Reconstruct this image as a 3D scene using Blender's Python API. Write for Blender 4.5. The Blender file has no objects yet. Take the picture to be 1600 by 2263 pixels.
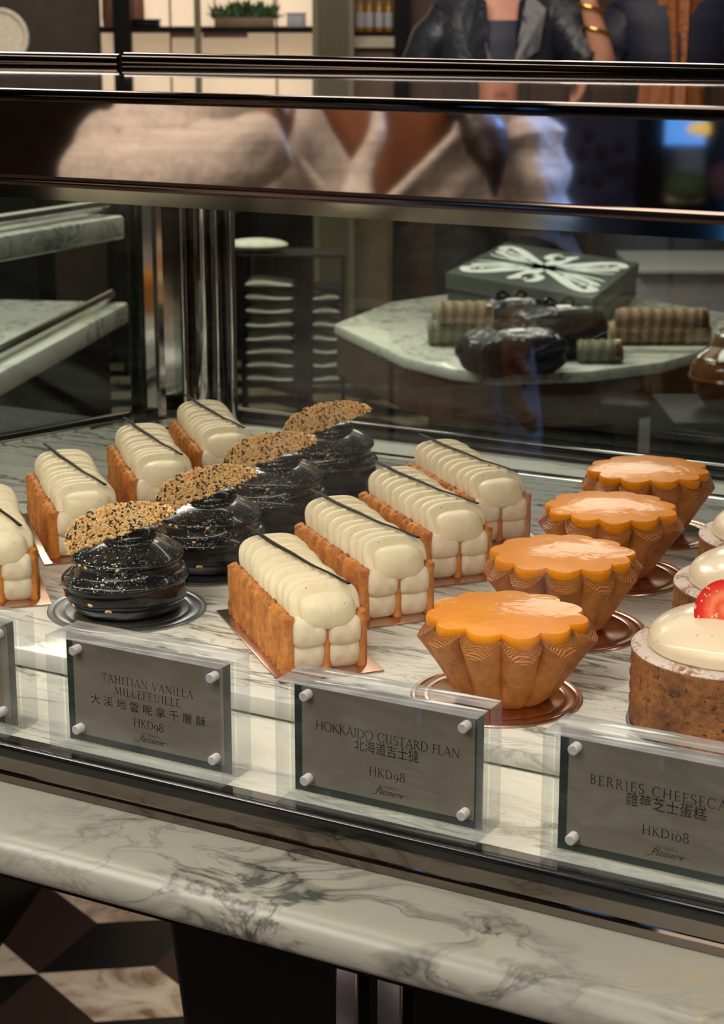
import bpy, bmesh, math, random
from mathutils import Vector, Matrix, noise
random.seed(7)
PI = math.pi
SC = bpy.context.scene
COL = SC.collection

# ------------------------------------------------------------------ camera
F = 4065.0; CX, CY = 800.0, 1131.5
PITCH = math.radians(14.97); YAW = math.radians(28.7); CZ = 1.30
cam_d = bpy.data.cameras.new('camera'); cam = bpy.data.objects.new('camera', cam_d); COL.objects.link(cam)
cam_d.sensor_fit = 'VERTICAL'; cam_d.sensor_height = 36.0; cam_d.lens = F / 2263.0 * 36.0
cam_d.clip_start = 0.01; cam_d.clip_end = 60
cam.location = (0, 0, CZ); cam.rotation_euler = (PI / 2 - PITCH, 0, YAW)
cam_d.dof.use_dof = True; cam_d.dof.focus_distance = 0.84; cam_d.dof.aperture_fstop = 29
SC.camera = cam
# ------------------------------------------------------------------ exposure, world, lights
SC.view_settings.view_transform = 'Standard'; SC.view_settings.look = 'None'
SC.view_settings.gamma = 1.0; SC.view_settings.use_curve_mapping = False
SC.view_settings.exposure = 0.0
SC.cycles.max_bounces = 14; SC.cycles.transmission_bounces = 12; SC.cycles.transparent_max_bounces = 24
SC.cycles.glossy_bounces = 8; SC.cycles.sample_clamp_indirect = 4.0
W = bpy.data.worlds.new('room_ambient'); SC.world = W; W.use_nodes = True
W.node_tree.nodes['Background'].inputs[0].default_value = (1.0, 0.82, 0.64, 1)
W.node_tree.nodes['Background'].inputs[1].default_value = 0.075
LED = 25.0          # strip under the front of the case top
REAR_FILL = 8.0

def area(name, loc, size, power, col, aim, size_y=None):
    d = bpy.data.lights.new(name, 'AREA'); d.energy = power; d.color = col; d.size = size
    if size_y: d.shape = 'RECTANGLE'; d.size_y = size_y
    o = bpy.data.objects.new(name, d); COL.objects.link(o); o.location = loc
    o.rotation_euler = (Vector(aim) - Vector(loc)).to_track_quat('-Z', 'Y').to_euler()
    return o
area('ceiling_light_counter', (-0.35, -1.5, 2.9), 1.4, 36, (1.0, 0.90, 0.80), (-0.35, 0.55, 1.0))
wl = area('window_daylight', (-0.25, -3.1, 2.5), 0.5, 15, (0.16, 0.38, 1.0), (-1.15, -1.5, 1.0)); wl.data.spread = math.radians(44)
area('floor_fill_light', (-2.6, 2.4, 2.7), 0.8, 22, (1.0, 0.86, 0.7), (-1.5, 1.8, 0.0))  # added lamp with no visible source, brightens the floor tiles
area('ceiling_light_customers', (-1.7, -0.2, 2.8), 1.2, 55, (1.0, 0.92, 0.84), (-1.4, -1.4, 1.1))
area('ceiling_light_back_room', (-2.0, 4.0, 2.95), 2.6, 30, (1.0, 0.84, 0.66), (-2.0, 4.6, 0.8))
area('ceiling_light_parcels', (-1.2, 2.4, 2.7), 0.8, 22, (1.0, 0.9, 0.78), (-1.3, 2.7, 0.8))
area('ceiling_light_aisle', (-2.2, 1.9, 2.7), 0.8, 32, (1.0, 0.9, 0.78), (-2.0, 2.1, 0.6))

# ------------------------------------------------------------------ geometry of the picture
cy_, sy_ = math.cos(YAW), math.sin(YAW)
RV = Vector((cy_, sy_, 0)); FV = Vector((-sy_ * math.cos(PITCH), cy_ * math.cos(PITCH), -math.sin(PITCH)))
UV = Vector((-sy_ * math.sin(PITCH), cy_ * math.sin(PITCH), math.cos(PITCH)))
EYE = Vector((0, 0, CZ))
def ray(x, y): return FV + RV * ((x - CX) / F) + UV * ((CY - y) / F)
def at(x, y, z): d = ray(x, y); return EYE + d * ((z - CZ) / d.z)          # point of the room at height z
def atY(x, y, Y): d = ray(x, y); return EYE + d * (Y / d.y)               # point of the room in the plane Y
def deep(x, y, w): return EYE + ray(x, y) * w                             # point of the room at depth w
MIRROR_Y = 0.585
def mirrored(p): return Vector((p.x, 2 * MIRROR_Y - p.y, p.z))
HEAD = Vector((-sy_, cy_, 0))

# ------------------------------------------------------------------ materials
MATS = {}
def new_mat(name):
    m = bpy.data.materials.new(name); m.use_nodes = True; nt = m.node_tree
    return m, nt, nt.nodes['Principled BSDF']
def N(nt, typ, **kw):
    n = nt.nodes.new(typ)
    for k, v in kw.items():
        if k in ('operation', 'data_type', 'blend_type', 'wave_type', 'feature', 'bands_direction', 'distance', 'wave_profile'): setattr(n, k, v)
        else: n.inputs[k.replace('_', ' ')].default_value = v
    return n
def L(nt, a, b): nt.links.new(a, b)
def ramp(nt, src, stops):
    r = nt.nodes.new('ShaderNodeValToRGB'); L(nt, src, r.inputs[0])
    e = r.color_ramp.elements
    while len(e) < len(stops): e.new(0.5)
    for i, (p, c) in enumerate(stops):
        e[i].position = p; e[i].color = c if len(c) == 4 else (*c, 1)
    return r.outputs[0]
def coords(nt, scale=(1, 1, 1), rot=(0, 0, 0), loc=(0, 0, 0)):
    tc = nt.nodes.new('ShaderNodeTexCoord'); mp = nt.nodes.new('ShaderNodeMapping')
    mp.inputs['Scale'].default_value = scale; mp.inputs['Rotation'].default_value = rot; mp.inputs['Location'].default_value = loc
    L(nt, tc.outputs['Object'], mp.inputs['Vector']); return mp.outputs['Vector']
def noise_tex(nt, vec, scale, detail=4, rough=.55, dist=0):
    n = nt.nodes.new('ShaderNodeTexNoise'); L(nt, vec, n.inputs['Vector'])
    n.inputs['Scale'].default_value = scale; n.inputs['Detail'].default_value = detail
    n.inputs['Roughness'].default_value = rough; n.inputs['Distortion'].default_value = dist; return n
def vor(nt, vec, scale, feature='F1'):
    n = nt.nodes.new('ShaderNodeTexVoronoi'); n.feature = feature; L(nt, vec, n.inputs['Vector']); n.inputs['Scale'].default_value = scale; return n
def mix(nt, fac, a, b, mode='MIX'):
    m = nt.nodes.new('ShaderNodeMix'); m.data_type = 'RGBA'; m.blend_type = mode
    for s, v in ((0, fac), (6, a), (7, b)):
        if hasattr(v, 'is_linked'): L(nt, v, m.inputs[s])
        else: m.inputs[s].default_value = v if s == 0 else (*v, 1) if len(v) == 3 else v
    return m.outputs[2]
def math_n(nt, op, a, b=None):
    m = nt.nodes.new('ShaderNodeMath'); m.operation = op
    for i, v in enumerate((a, b)):
        if v is None: continue
        if hasattr(v, 'is_linked'): L(nt, v, m.inputs[i])
        else: m.inputs[i].default_value = v
    return m.outputs[0]
def bump(nt, p, h, dist, strength=1.0):
    b = nt.nodes.new('ShaderNodeBump'); L(nt, h, b.inputs['Height']); b.inputs['Distance'].default_value = dist; b.inputs['Strength'].default_value = strength
    L(nt, b.outputs['Normal'], p.inputs['Normal']); return b
def plain(name, col, rough=.5, metal=0, coat=0, spec=.5, bump_scale=None, bump_d=.0005, var=0.12):
    """a solid colour with a little procedural variation"""
    m, nt, p = new_mat(name); v = coords(nt)
    n = noise_tex(nt, v, bump_scale or 60, 3)
    c0 = tuple(max(0, c * (1 - var)) for c in col); c1 = tuple(min(1, c * (1 + var)) for c in col)
    L(nt, ramp(nt, n.outputs['Fac'], [(.3, c0), (.7, c1)]), p.inputs['Base Color'])
    p.inputs['Roughness'].default_value = rough; p.inputs['Metallic'].default_value = metal
    p.inputs['Coat Weight'].default_value = coat; p.inputs['Coat Roughness'].default_value = .05; p.inputs['Specular IOR Level'].default_value = spec
    if bump_scale: bump(nt, p, n.outputs['Fac'], bump_d)
    return m
def emit(name, col, strength):
    m, nt, p = new_mat(name)
    p.inputs['Base Color'].default_value = (*col, 1); p.inputs['Emission Color'].default_value = (*col, 1); p.inputs['Emission Strength'].default_value = strength
    return m
def schlick(nt, k=1.0):
    g = nt.nodes.new('ShaderNodeNewGeometry'); d = nt.nodes.new('ShaderNodeVectorMath'); d.operation = 'DOT_PRODUCT'
    L(nt, g.outputs['Normal'], d.inputs[0]); L(nt, g.outputs['Incoming'], d.inputs[1])
    c = math_n(nt, 'SUBTRACT', 1.0, math_n(nt, 'ABSOLUTE', d.outputs['Value']))
    return math_n(nt, 'MULTIPLY', math_n(nt, 'ADD', math_n(nt, 'MULTIPLY', math_n(nt, 'POWER', c, 5.0), .96), .04), k)
def pane_glass(name, tint=(.93, .97, .95), refl=1.0):
    """thin sheet: clear, with a fresnel reflection on its faces"""
    m = bpy.data.materials.new(name); m.use_nodes = True; nt = m.node_tree; nt.nodes.clear()
    o = nt.nodes.new('ShaderNodeOutputMaterial'); t = nt.nodes.new('ShaderNodeBsdfTransparent'); g = nt.nodes.new('ShaderNodeBsdfGlossy')
    t.inputs['Color'].default_value = (*tint, 1); g.inputs['Roughness'].default_value = .01
    k = schlick(nt, refl)
    ms = nt.nodes.new('ShaderNodeMixShader'); L(nt, k, ms.inputs[0]); L(nt, t.outputs[0], ms.inputs[1]); L(nt, g.outputs[0], ms.inputs[2]); L(nt, ms.outputs[0], o.inputs[0])
    return m
def marble(name, stretch=(1, 1, 1), rot=0, scale=9, base=(.78, .76, .70), vein=(.16, .17, .14), width=.045, cover=.5, loc=(0, 0, 0), rust=0.0, fine=.5, rough=.08):
    m, nt, p = new_mat(name)
    v = coords(nt, stretch, (0, 0, rot), loc)
    w = noise_tex(nt, v, scale * .6, 3, .6)
    wv = nt.nodes.new('ShaderNodeVectorMath'); wv.operation = 'MULTIPLY_ADD'
    L(nt, w.outputs['Color'], wv.inputs[0]); wv.inputs[1].default_value = (.30 * 6 / scale,) * 3; L(nt, v, wv.inputs[2])
    n1 = noise_tex(nt, wv.outputs[0], scale, 5, .58, .35)
    n2 = noise_tex(nt, wv.outputs[0], scale * 2.7, 6, .6, .6)
    def ridge(f, wd):
        a = math_n(nt, 'ABSOLUTE', math_n(nt, 'SUBTRACT', f, .5)); return ramp(nt, a, [(0, (1, 1, 1)), (wd * .35, (.55,) * 3), (wd, (0, 0, 0))])
    msk = ramp(nt, noise_tex(nt, v, scale * .45, 2, .5).outputs['Fac'], [(.62 - cover * .35, (0, 0, 0)), (.75 - cover * .35, (1, 1, 1))])
    r1 = math_n(nt, 'MULTIPLY', ridge(n1.outputs['Fac'], width), msk)
    r2 = math_n(nt, 'MULTIPLY', math_n(nt, 'MULTIPLY', ridge(n2.outputs['Fac'], width * .8), msk), fine)
    vv = math_n(nt, 'MINIMUM', math_n(nt, 'ADD', r1, r2), 1.0)
    b = mix(nt, noise_tex(nt, v, scale * .5, 3).outputs['Fac'], tuple(c * .86 for c in base), base)
    vc = mix(nt, noise_tex(nt, v, scale * 1.4, 2).outputs['Fac'], vein, tuple(min(1, c * 2.2) for c in vein))
    c = mix(nt, math_n(nt, 'MULTIPLY', vv, .92), b, vc)
    if rust:
        rr = math_n(nt, 'MULTIPLY', ridge(noise_tex(nt, wv.outputs[0], scale * .8, 4, .6, .8).outputs['Fac'], width * .8),
                    ramp(nt, noise_tex(nt, v, scale * .33, 2).outputs['Fac'], [(.5, (0, 0, 0)), (.62, (1, 1, 1))]))
        c = mix(nt, math_n(nt, 'MULTIPLY', rr, rust), c, (.62, .42, .12))
    L(nt, c, p.inputs['Base Color']); p.inputs['Roughness'].default_value = rough; p.inputs['Specular IOR Level'].default_value = .4
    return m

M = {}
M['tray'] = marble('calacatta_marble', (.50, 2.6, 1), -YAW - .06, 15, (.77, .75, .69), (.10, .11, .085), .040, .72, (.3, .1, 0), .12)
M['deck'] = marble('deck_marble', (.55, 2.6, 1), -YAW + .05, 15, (.80, .785, .70), (.13, .15, .09), .034, .6, (1.3, 2.1, 0), .25)
M['ledge'] = marble('ledge_marble', (1.0, 1.9, 1.9), .22, 6.5, (.37, .36, .30), (.022, .024, .02), .042, .33, (.42, .33, .0), .5, .9, .3)
M['far_marble'] = marble('far_counter_marble', (1, 1, 1), .5, 12, (.70, .68, .60), (.10, .11, .10), .03, .7)
M['chrome'] = plain('polished_steel', (.62, .60, .58), .08, 1, var=.04)
M['bronze_mirror'] = plain('bronze_mirror', (.62, .53, .48), .03, 1, var=.02)
M['dark_mirror'] = plain('dark_mirror', (.26, .23, .20), .03, 1, var=.02)
M['dark_trim'] = plain('dark_bronze_trim', (.07, .058, .05), .05, 1, var=.02)
M['header'] = plain('smoked_header', (.36, .37, .29), .06, 1, var=.02)
M['black_gloss'] = plain('black_lacquer', (.006, .006, .006), .10, 0, .4, var=.1)
M['black_matte'] = plain('black_panel', (.006, .005, .005), .5, 0, 0, .15, var=.1)
M['pane'] = pane_glass('clear_pane', (.97, .98, .97), .7)
M['rear_pane'] = pane_glass('rear_pane', (.78, .86, .84), 1.0)
M['led'] = emit('led_strip', (1.0, .91, .78), LED)
M['rear_fill'] = emit('rear_fill_strip', (1.0, .91, .80), REAR_FILL)

def crust(name, dark, lite, scale=260, rough=.62, d=.0006):
    m, nt, p = new_mat(name); v = coords(nt)
    n = noise_tex(nt, v, scale, 5, .65); n2 = noise_tex(nt, v, scale * .22, 3, .6)
    f = math_n(nt, 'ADD', math_n(nt, 'MULTIPLY', n.outputs['Fac'], .55), math_n(nt, 'MULTIPLY', n2.outputs['Fac'], .5))
    L(nt, ramp(nt, f, [(.36, dark), (.66, lite)]), p.inputs['Base Color'])
    p.inputs['Roughness'].default_value = rough; p.inputs['Specular IOR Level'].default_value = .3
    bump(nt, p, n.outputs['Fac'], d); return m
M['puff'] = crust('caramelised_puff', (.30, .085, .012), (.74, .30, .065))
M['shell'] = crust('tart_shell', (.25, .070, .012), (.58, .235, .055), 170, .5, .0004)

def cream_mat(name, col, specks=True, rough=.42, streak=None):
    m, nt, p = new_mat(name); v = coords(nt)
    c = mix(nt, noise_tex(nt, v, 70, 3).outputs['Fac'], tuple(x * .94 for x in col), col)
    if specks:
        vo = vor(nt, v, 330); s = math_n(nt, 'LESS_THAN', vo.outputs['Distance'], .13)
        vc = nt.nodes.new('ShaderNodeSeparateColor'); L(nt, vo.outputs['Color'], vc.inputs[0])
        s = math_n(nt, 'MULTIPLY', s, math_n(nt, 'GREATER_THAN', vc.outputs[0], .86))
        c = mix(nt, math_n(nt, 'MULTIPLY', s, .8), c, (.16, .09, .04))
    L(nt, c, p.inputs['Base Color']); p.inputs['Roughness'].default_value = rough
    p.inputs['Subsurface Weight'].default_value = .15; p.inputs['Subsurface Radius'].default_value = (1, .7, .4); p.inputs['Subsurface Scale'].default_value = .003
    p.inputs['Specular IOR Level'].default_value = .35
    if streak:
        v2 = coords(nt, (60, 260, 60), (0, 0, -.35)); n = noise_tex(nt, v2, 1.0, 3, .5); bump(nt, p, n.outputs['Fac'], streak)
    return m
M['cream'] = cream_mat('vanilla_cream', (.84, .745, .52), True, .42, .0007)
M['cream_side'] = cream_mat('piped_cream', (.82, .72, .54), True, .5, .0003)
M['vanilla'] = plain('vanilla_pod', (.010, .0045, .003), .6, 0, 0, .15, bump_scale=500, bump_d=.0006, var=.5)

def black_glaze():
    m, nt, p = new_mat('black_sesame_glaze'); v = coords(nt)
    vo = vor(nt, v, 1450); sp = nt.nodes.new('ShaderNodeSeparateColor'); L(nt, vo.outputs['Color'], sp.inputs[0])
    cl = ramp(nt, noise_tex(nt, v, 90, 2).outputs['Fac'], [(.35, (0, 0, 0)), (.65, (1, 1, 1))])
    th = math_n(nt, 'SUBTRACT', .985, math_n(nt, 'MULTIPLY', cl, .20))
    fl = math_n(nt, 'GREATER_THAN', sp.outputs[0], th)
    col = mix(nt, sp.outputs[1], (.18, .22, .24), (.46, .54, .44))
    L(nt, mix(nt, fl, (.006, .007, .010), col), p.inputs['Base Color']); L(nt, math_n(nt, 'MULTIPLY', fl, .9), p.inputs['Metallic'])
    p.inputs['Roughness'].default_value = .28; p.inputs['Specular IOR Level'].default_value = .2; p.inputs['Coat Weight'].default_value = .55; p.inputs['Coat Roughness'].default_value = .05
    nv = nt.nodes.new('ShaderNodeVectorMath'); nv.operation = 'SUBTRACT'; L(nt, vo.outputs['Color'], nv.inputs[0]); nv.inputs[1].default_value = (.5, .5, .5)
    sc = nt.nodes.new('ShaderNodeVectorMath'); sc.operation = 'SCALE'; L(nt, nv.outputs[0], sc.inputs[0]); L(nt, math_n(nt, 'MULTIPLY', fl, 1.1), sc.inputs['Scale'])
    ge = nt.nodes.new('ShaderNodeNewGeometry'); ad = nt.nodes.new('ShaderNodeVectorMath'); L(nt, ge.outputs['Normal'], ad.inputs[0]); L(nt, sc.outputs[0], ad.inputs[1])
    no = nt.nodes.new('ShaderNodeVectorMath'); no.operation = 'NORMALIZE'; L(nt, ad.outputs[0], no.inputs[0]); L(nt, no.outputs[0], p.inputs['Normal'])
    return m
M['black_glaze'] = black_glaze()
M['black_smooth'] = plain('black_mirror_glaze', (.006, .006, .007), .12, 0, 0, .4, var=.1)
M['seed_tan'] = plain('toasted_sesame', (.76, .44, .17), .45, bump_scale=200, var=.3)
M['seed_pale'] = plain('pale_sesame', (.86, .58, .28), .45, var=.25)
M['seed_black'] = plain('black_sesame', (.03, .03, .025), .4, var=.4)
M['caramel'] = plain('sesame_caramel', (.55, .26, .08), .35, bump_scale=300, var=.25)

def custard():
    m, nt, p = new_mat('orange_custard_glaze'); v = coords(nt)
    n = noise_tex(nt, v, 45, 3, .55, .4)
    L(nt, ramp(nt, n.outputs['Fac'], [(.3, (.74, .235, .001)), (.6, (.81, .285, .002)), (.8, (.85, .32, .003))]), p.inputs['Base Color'])
    p.inputs['Roughness'].default_value = .35; p.inputs['Specular IOR Level'].default_value = .25; p.inputs['Coat Weight'].default_value = .28; p.inputs['Coat Roughness'].default_value = .02
    p.inputs['Specular IOR Level'].default_value = .12
    b = nt.nodes.new('ShaderNodeBump'); L(nt, noise_tex(nt, v, 130, 3, .5, .8).outputs['Fac'], b.inputs['Height']); b.inputs['Distance'].default_value = .0002
    L(nt, b.outputs[0], p.inputs['Coat Normal']); L(nt, b.outputs[0], p.inputs['Normal'])
    return m
M['custard'] = custard()

def rim_layers():
    m, nt, p = new_mat('laminated_pastry'); v = coords(nt, (1, 1, 1))
    w = nt.nodes.new('ShaderNodeTexWave'); w.wave_type = 'RINGS'; w.rings_direction = 'Z'; L(nt, v, w.inputs['Vector'])
    w.inputs['Scale'].default_value = 480; w.inputs['Distortion'].default_value = 4.0; w.inputs['Detail'].default_value = 3; w.inputs['Detail Scale'].default_value = .5
    L(nt, ramp(nt, w.outputs['Fac'], [(.0, (.31, .10, .018)), (.8, (.50, .19, .042))]), p.inputs['Base Color'])
    p.inputs['Roughness'].default_value = .45; bump(nt, p, w.outputs['Fac'], .0005); return m
M['layers'] = rim_layers()

def cake_crumb():
    m, nt, p = new_mat('dark_biscuit_crust'); v = coords(nt)
    n = noise_tex(nt, v, 300, 5, .7)
    hole = math_n(nt, 'MULTIPLY', ramp(nt, noise_tex(nt, v, 330, 3, .6, .5).outputs['Fac'], [(.60, (0, 0, 0)), (.66, (1, 1, 1))]), ramp(nt, noise_tex(nt, v, 70, 2).outputs['Fac'], [(.40, (.15,) * 3), (.58, (1, 1, 1))]))
    big = noise_tex(nt, v, 45, 3)
    c = ramp(nt, math_n(nt, 'ADD', math_n(nt, 'MULTIPLY', n.outputs['Fac'], .5), math_n(nt, 'MULTIPLY', big.outputs['Fac'], .5)), [(.38, (.10, .032, .008)), (.62, (.36, .135, .03))])
    L(nt, mix(nt, hole, c, (.03, .012, .006)), p.inputs['Base Color']); p.inputs['Roughness'].default_value = .7
    h = math_n(nt, 'SUBTRACT', n.outputs['Fac'], math_n(nt, 'MULTIPLY', hole, .7)); bump(nt, p, h, .0009); return m
M['crumb'] = cake_crumb()
def sugar():
    m, nt, p = new_mat('powdered_sugar_rim'); v = coords(nt)
    n = noise_tex(nt, v, 420, 5, .75); n2 = noise_tex(nt, v, 60, 2)
    f = math_n(nt, 'ADD', math_n(nt, 'MULTIPLY', n.outputs['Fac'], .7), math_n(nt, 'MULTIPLY', n2.outputs['Fac'], .4))
    L(nt, ramp(nt, f, [(.44, (.30, .13, .07)), (.54, (.74, .62, .56))]), p.inputs['Base Color']); p.inputs['Roughness'].default_value = .85
    bump(nt, p, n.outputs['Fac'], .001); return m
M['sugar'] = sugar()
M['dome'] = cream_mat('white_chocolate_glaze', (.86, .72, .52), True, .3)
M['dome'].node_tree.nodes['Principled BSDF'].inputs['Coat Weight'].default_value = .35
M['dome'].node_tree.nodes['Principled BSDF'].inputs['Coat Roughness'].default_value = .05
def berry_cut():
    m, nt, p = new_mat('strawberry_flesh'); tc = nt.nodes.new('ShaderNodeTexCoord')
    ln = nt.nodes.new('ShaderNodeVectorMath'); ln.operation = 'LENGTH'; L(nt, tc.outputs['Object'], ln.inputs[0])
    v = coords(nt); r = math_n(nt, 'ADD', ln.outputs['Value'], math_n(nt, 'MULTIPLY', math_n(nt, 'SUBTRACT', noise_tex(nt, v, 350, 3).outputs['Fac'], .5), .004))
    L(nt, ramp(nt, math_n(nt, 'DIVIDE', r, .0140), [(.0, (.90, .30, .16)), (.3, (.80, .09, .035)), (.5, (.90, .26, .13)), (.72, (.78, .05, .025)), (.92, (.62, .01, .01))]), p.inputs['Base Color'])
    p.inputs['Roughness'].default_value = .45; p.inputs['Coat Weight'].default_value = .0; p.inputs['Specular IOR Level'].default_value = .2
    p.inputs['Subsurface Weight'].default_value = .25; p.inputs['Subsurface Scale'].default_value = .002; return m
M['berry_cut'] = berry_cut()
M['berry_skin'] = plain('strawberry_skin', (.62, .012, .010), .25, 0, .6, bump_scale=260, bump_d=.0008, var=.25)
M['berry_seed'] = plain('strawberry_seed', (.86, .55, .25), .4, var=.2)
M['board_copper'] = plain('copper_foil_board', (.60, .40, .31), .22, 1, var=.08)
M['board_silver'] = plain('silver_foil_board', (.34, .37, .40), .34, 1, var=.06)
M['board_gold'] = plain('gold_foil_board', (.66, .56, .44), .22, 1, var=.06)

M['acrylic'] = pane_glass('clear_acrylic', (.97, .985, .98), .9)
def acrylic_edge(name, lo, hi):
    """cut edge of the block: clear with a milky bloom, partly standing in for refracted light"""
    m = bpy.data.materials.new(name); m.use_nodes = True; nt = m.node_tree; nt.nodes.clear()
    o = nt.nodes.new('ShaderNodeOutputMaterial'); t = nt.nodes.new('ShaderNodeBsdfTransparent'); t.inputs['Color'].default_value = (.88, .90, .92, 1)
    d = nt.nodes.new('ShaderNodeBsdfDiffuse'); d.inputs['Color'].default_value = (.80, .78, .80, 1)
    tr = nt.nodes.new('ShaderNodeBsdfTranslucent'); tr.inputs['Color'].default_value = (.80, .78, .80, 1)
    g = nt.nodes.new('ShaderNodeBsdfGlossy'); g.inputs['Roughness'].default_value = .06
    v = coords(nt, (40, 40, 40)); n = noise_tex(nt, v, 1.0, 2)
    a = nt.nodes.new('ShaderNodeMixShader'); a.inputs[0].default_value = .5; L(nt, d.outputs[0], a.inputs[1]); L(nt, tr.outputs[0], a.inputs[2])
    b_ = nt.nodes.new('ShaderNodeMixShader'); L(nt, ramp(nt, n.outputs['Fac'], [(.3, (lo,) * 3), (.7, (hi,) * 3)]), b_.inputs[0]); L(nt, t.outputs[0], b_.inputs[1]); L(nt, a.outputs[0], b_.inputs[2])
    f = schlick(nt, .8)
    c = nt.nodes.new('ShaderNodeMixShader'); L(nt, f, c.inputs[0]); L(nt, b_.outputs[0], c.inputs[1]); L(nt, g.outputs[0], c.inputs[2]); L(nt, c.outputs[0], o.inputs[0]); return m
M['acrylic_edge'] = acrylic_edge('acrylic_edge', .06, .20); M['acrylic_top'] = acrylic_edge('acrylic_top', .30, .58)  # top whiter than the sides: refracted brightness put into the colour
M['card'] = plain('grey_card', (.29, .25, .205), .55, var=.05)
M['card_border'] = plain('dark_green_card', (.035, .05, .042), .4, var=.1)
M['ink'] = plain('charcoal_ink', (.012, .012, .012), .5, var=.1)
M['bolt'] = plain('white_pin', (.80, .76, .76), .3, var=.08)

# ------------------------------------------------------------------ object helpers
def link(name, me, mat=None, parent=None, smooth=True):
    o = bpy.data.objects.new(name, me); COL.objects.link(o)
    if mat is not None:
        for mm in (mat if isinstance(mat, (list, tuple)) else [mat]): me.materials.append(mm)
    if smooth and len(me.polygons): me.polygons.foreach_set('use_smooth', [True] * len(me.polygons))
    if parent: o.parent = parent
    return o
def obj(name, verts, faces, mat, parent=None, smooth=True, fm=None):
    me = bpy.data.meshes.new(name); me.from_pydata([tuple(v) for v in verts], [], faces); me.update()
    o = link(name, me, mat, parent, smooth)
    if fm: me.polygons.foreach_set('material_index', fm)
    bm = bmesh.new(); bm.from_mesh(me); bmesh.ops.recalc_face_normals(bm, faces=bm.faces); bm.to_mesh(me); bm.free()
    return o
def tag(o, label, cat, group=None, kind=None):
    o['label'] = label
    if cat: o['category'] = cat
    if group: o['group'] = group
    if kind: o['kind'] = kind
    return o
def thing(name, label, cat, loc=(0, 0, 0), rz=0, group=None):
    o = bpy.data.objects.new(name, None); COL.objects.link(o); o.location = loc; o.rotation_euler = (0, 0, rz); o.empty_display_size = .02
    return tag(o, label, cat, group)
def struct(o): o['kind'] = 'structure'; return o
def clone(root, loc, rz, label, group=None):
    r = root.copy(); COL.objects.link(r); r.location = loc; r.rotation_euler = (0, 0, rz); r['label'] = label
    if group: r['group'] = group
    for ch in list(root.children):
        c = ch.copy(); COL.objects.link(c); c.parent = r
        for g in list(ch.children):
            d = g.copy(); COL.objects.link(d); d.parent = c
    return r
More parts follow.
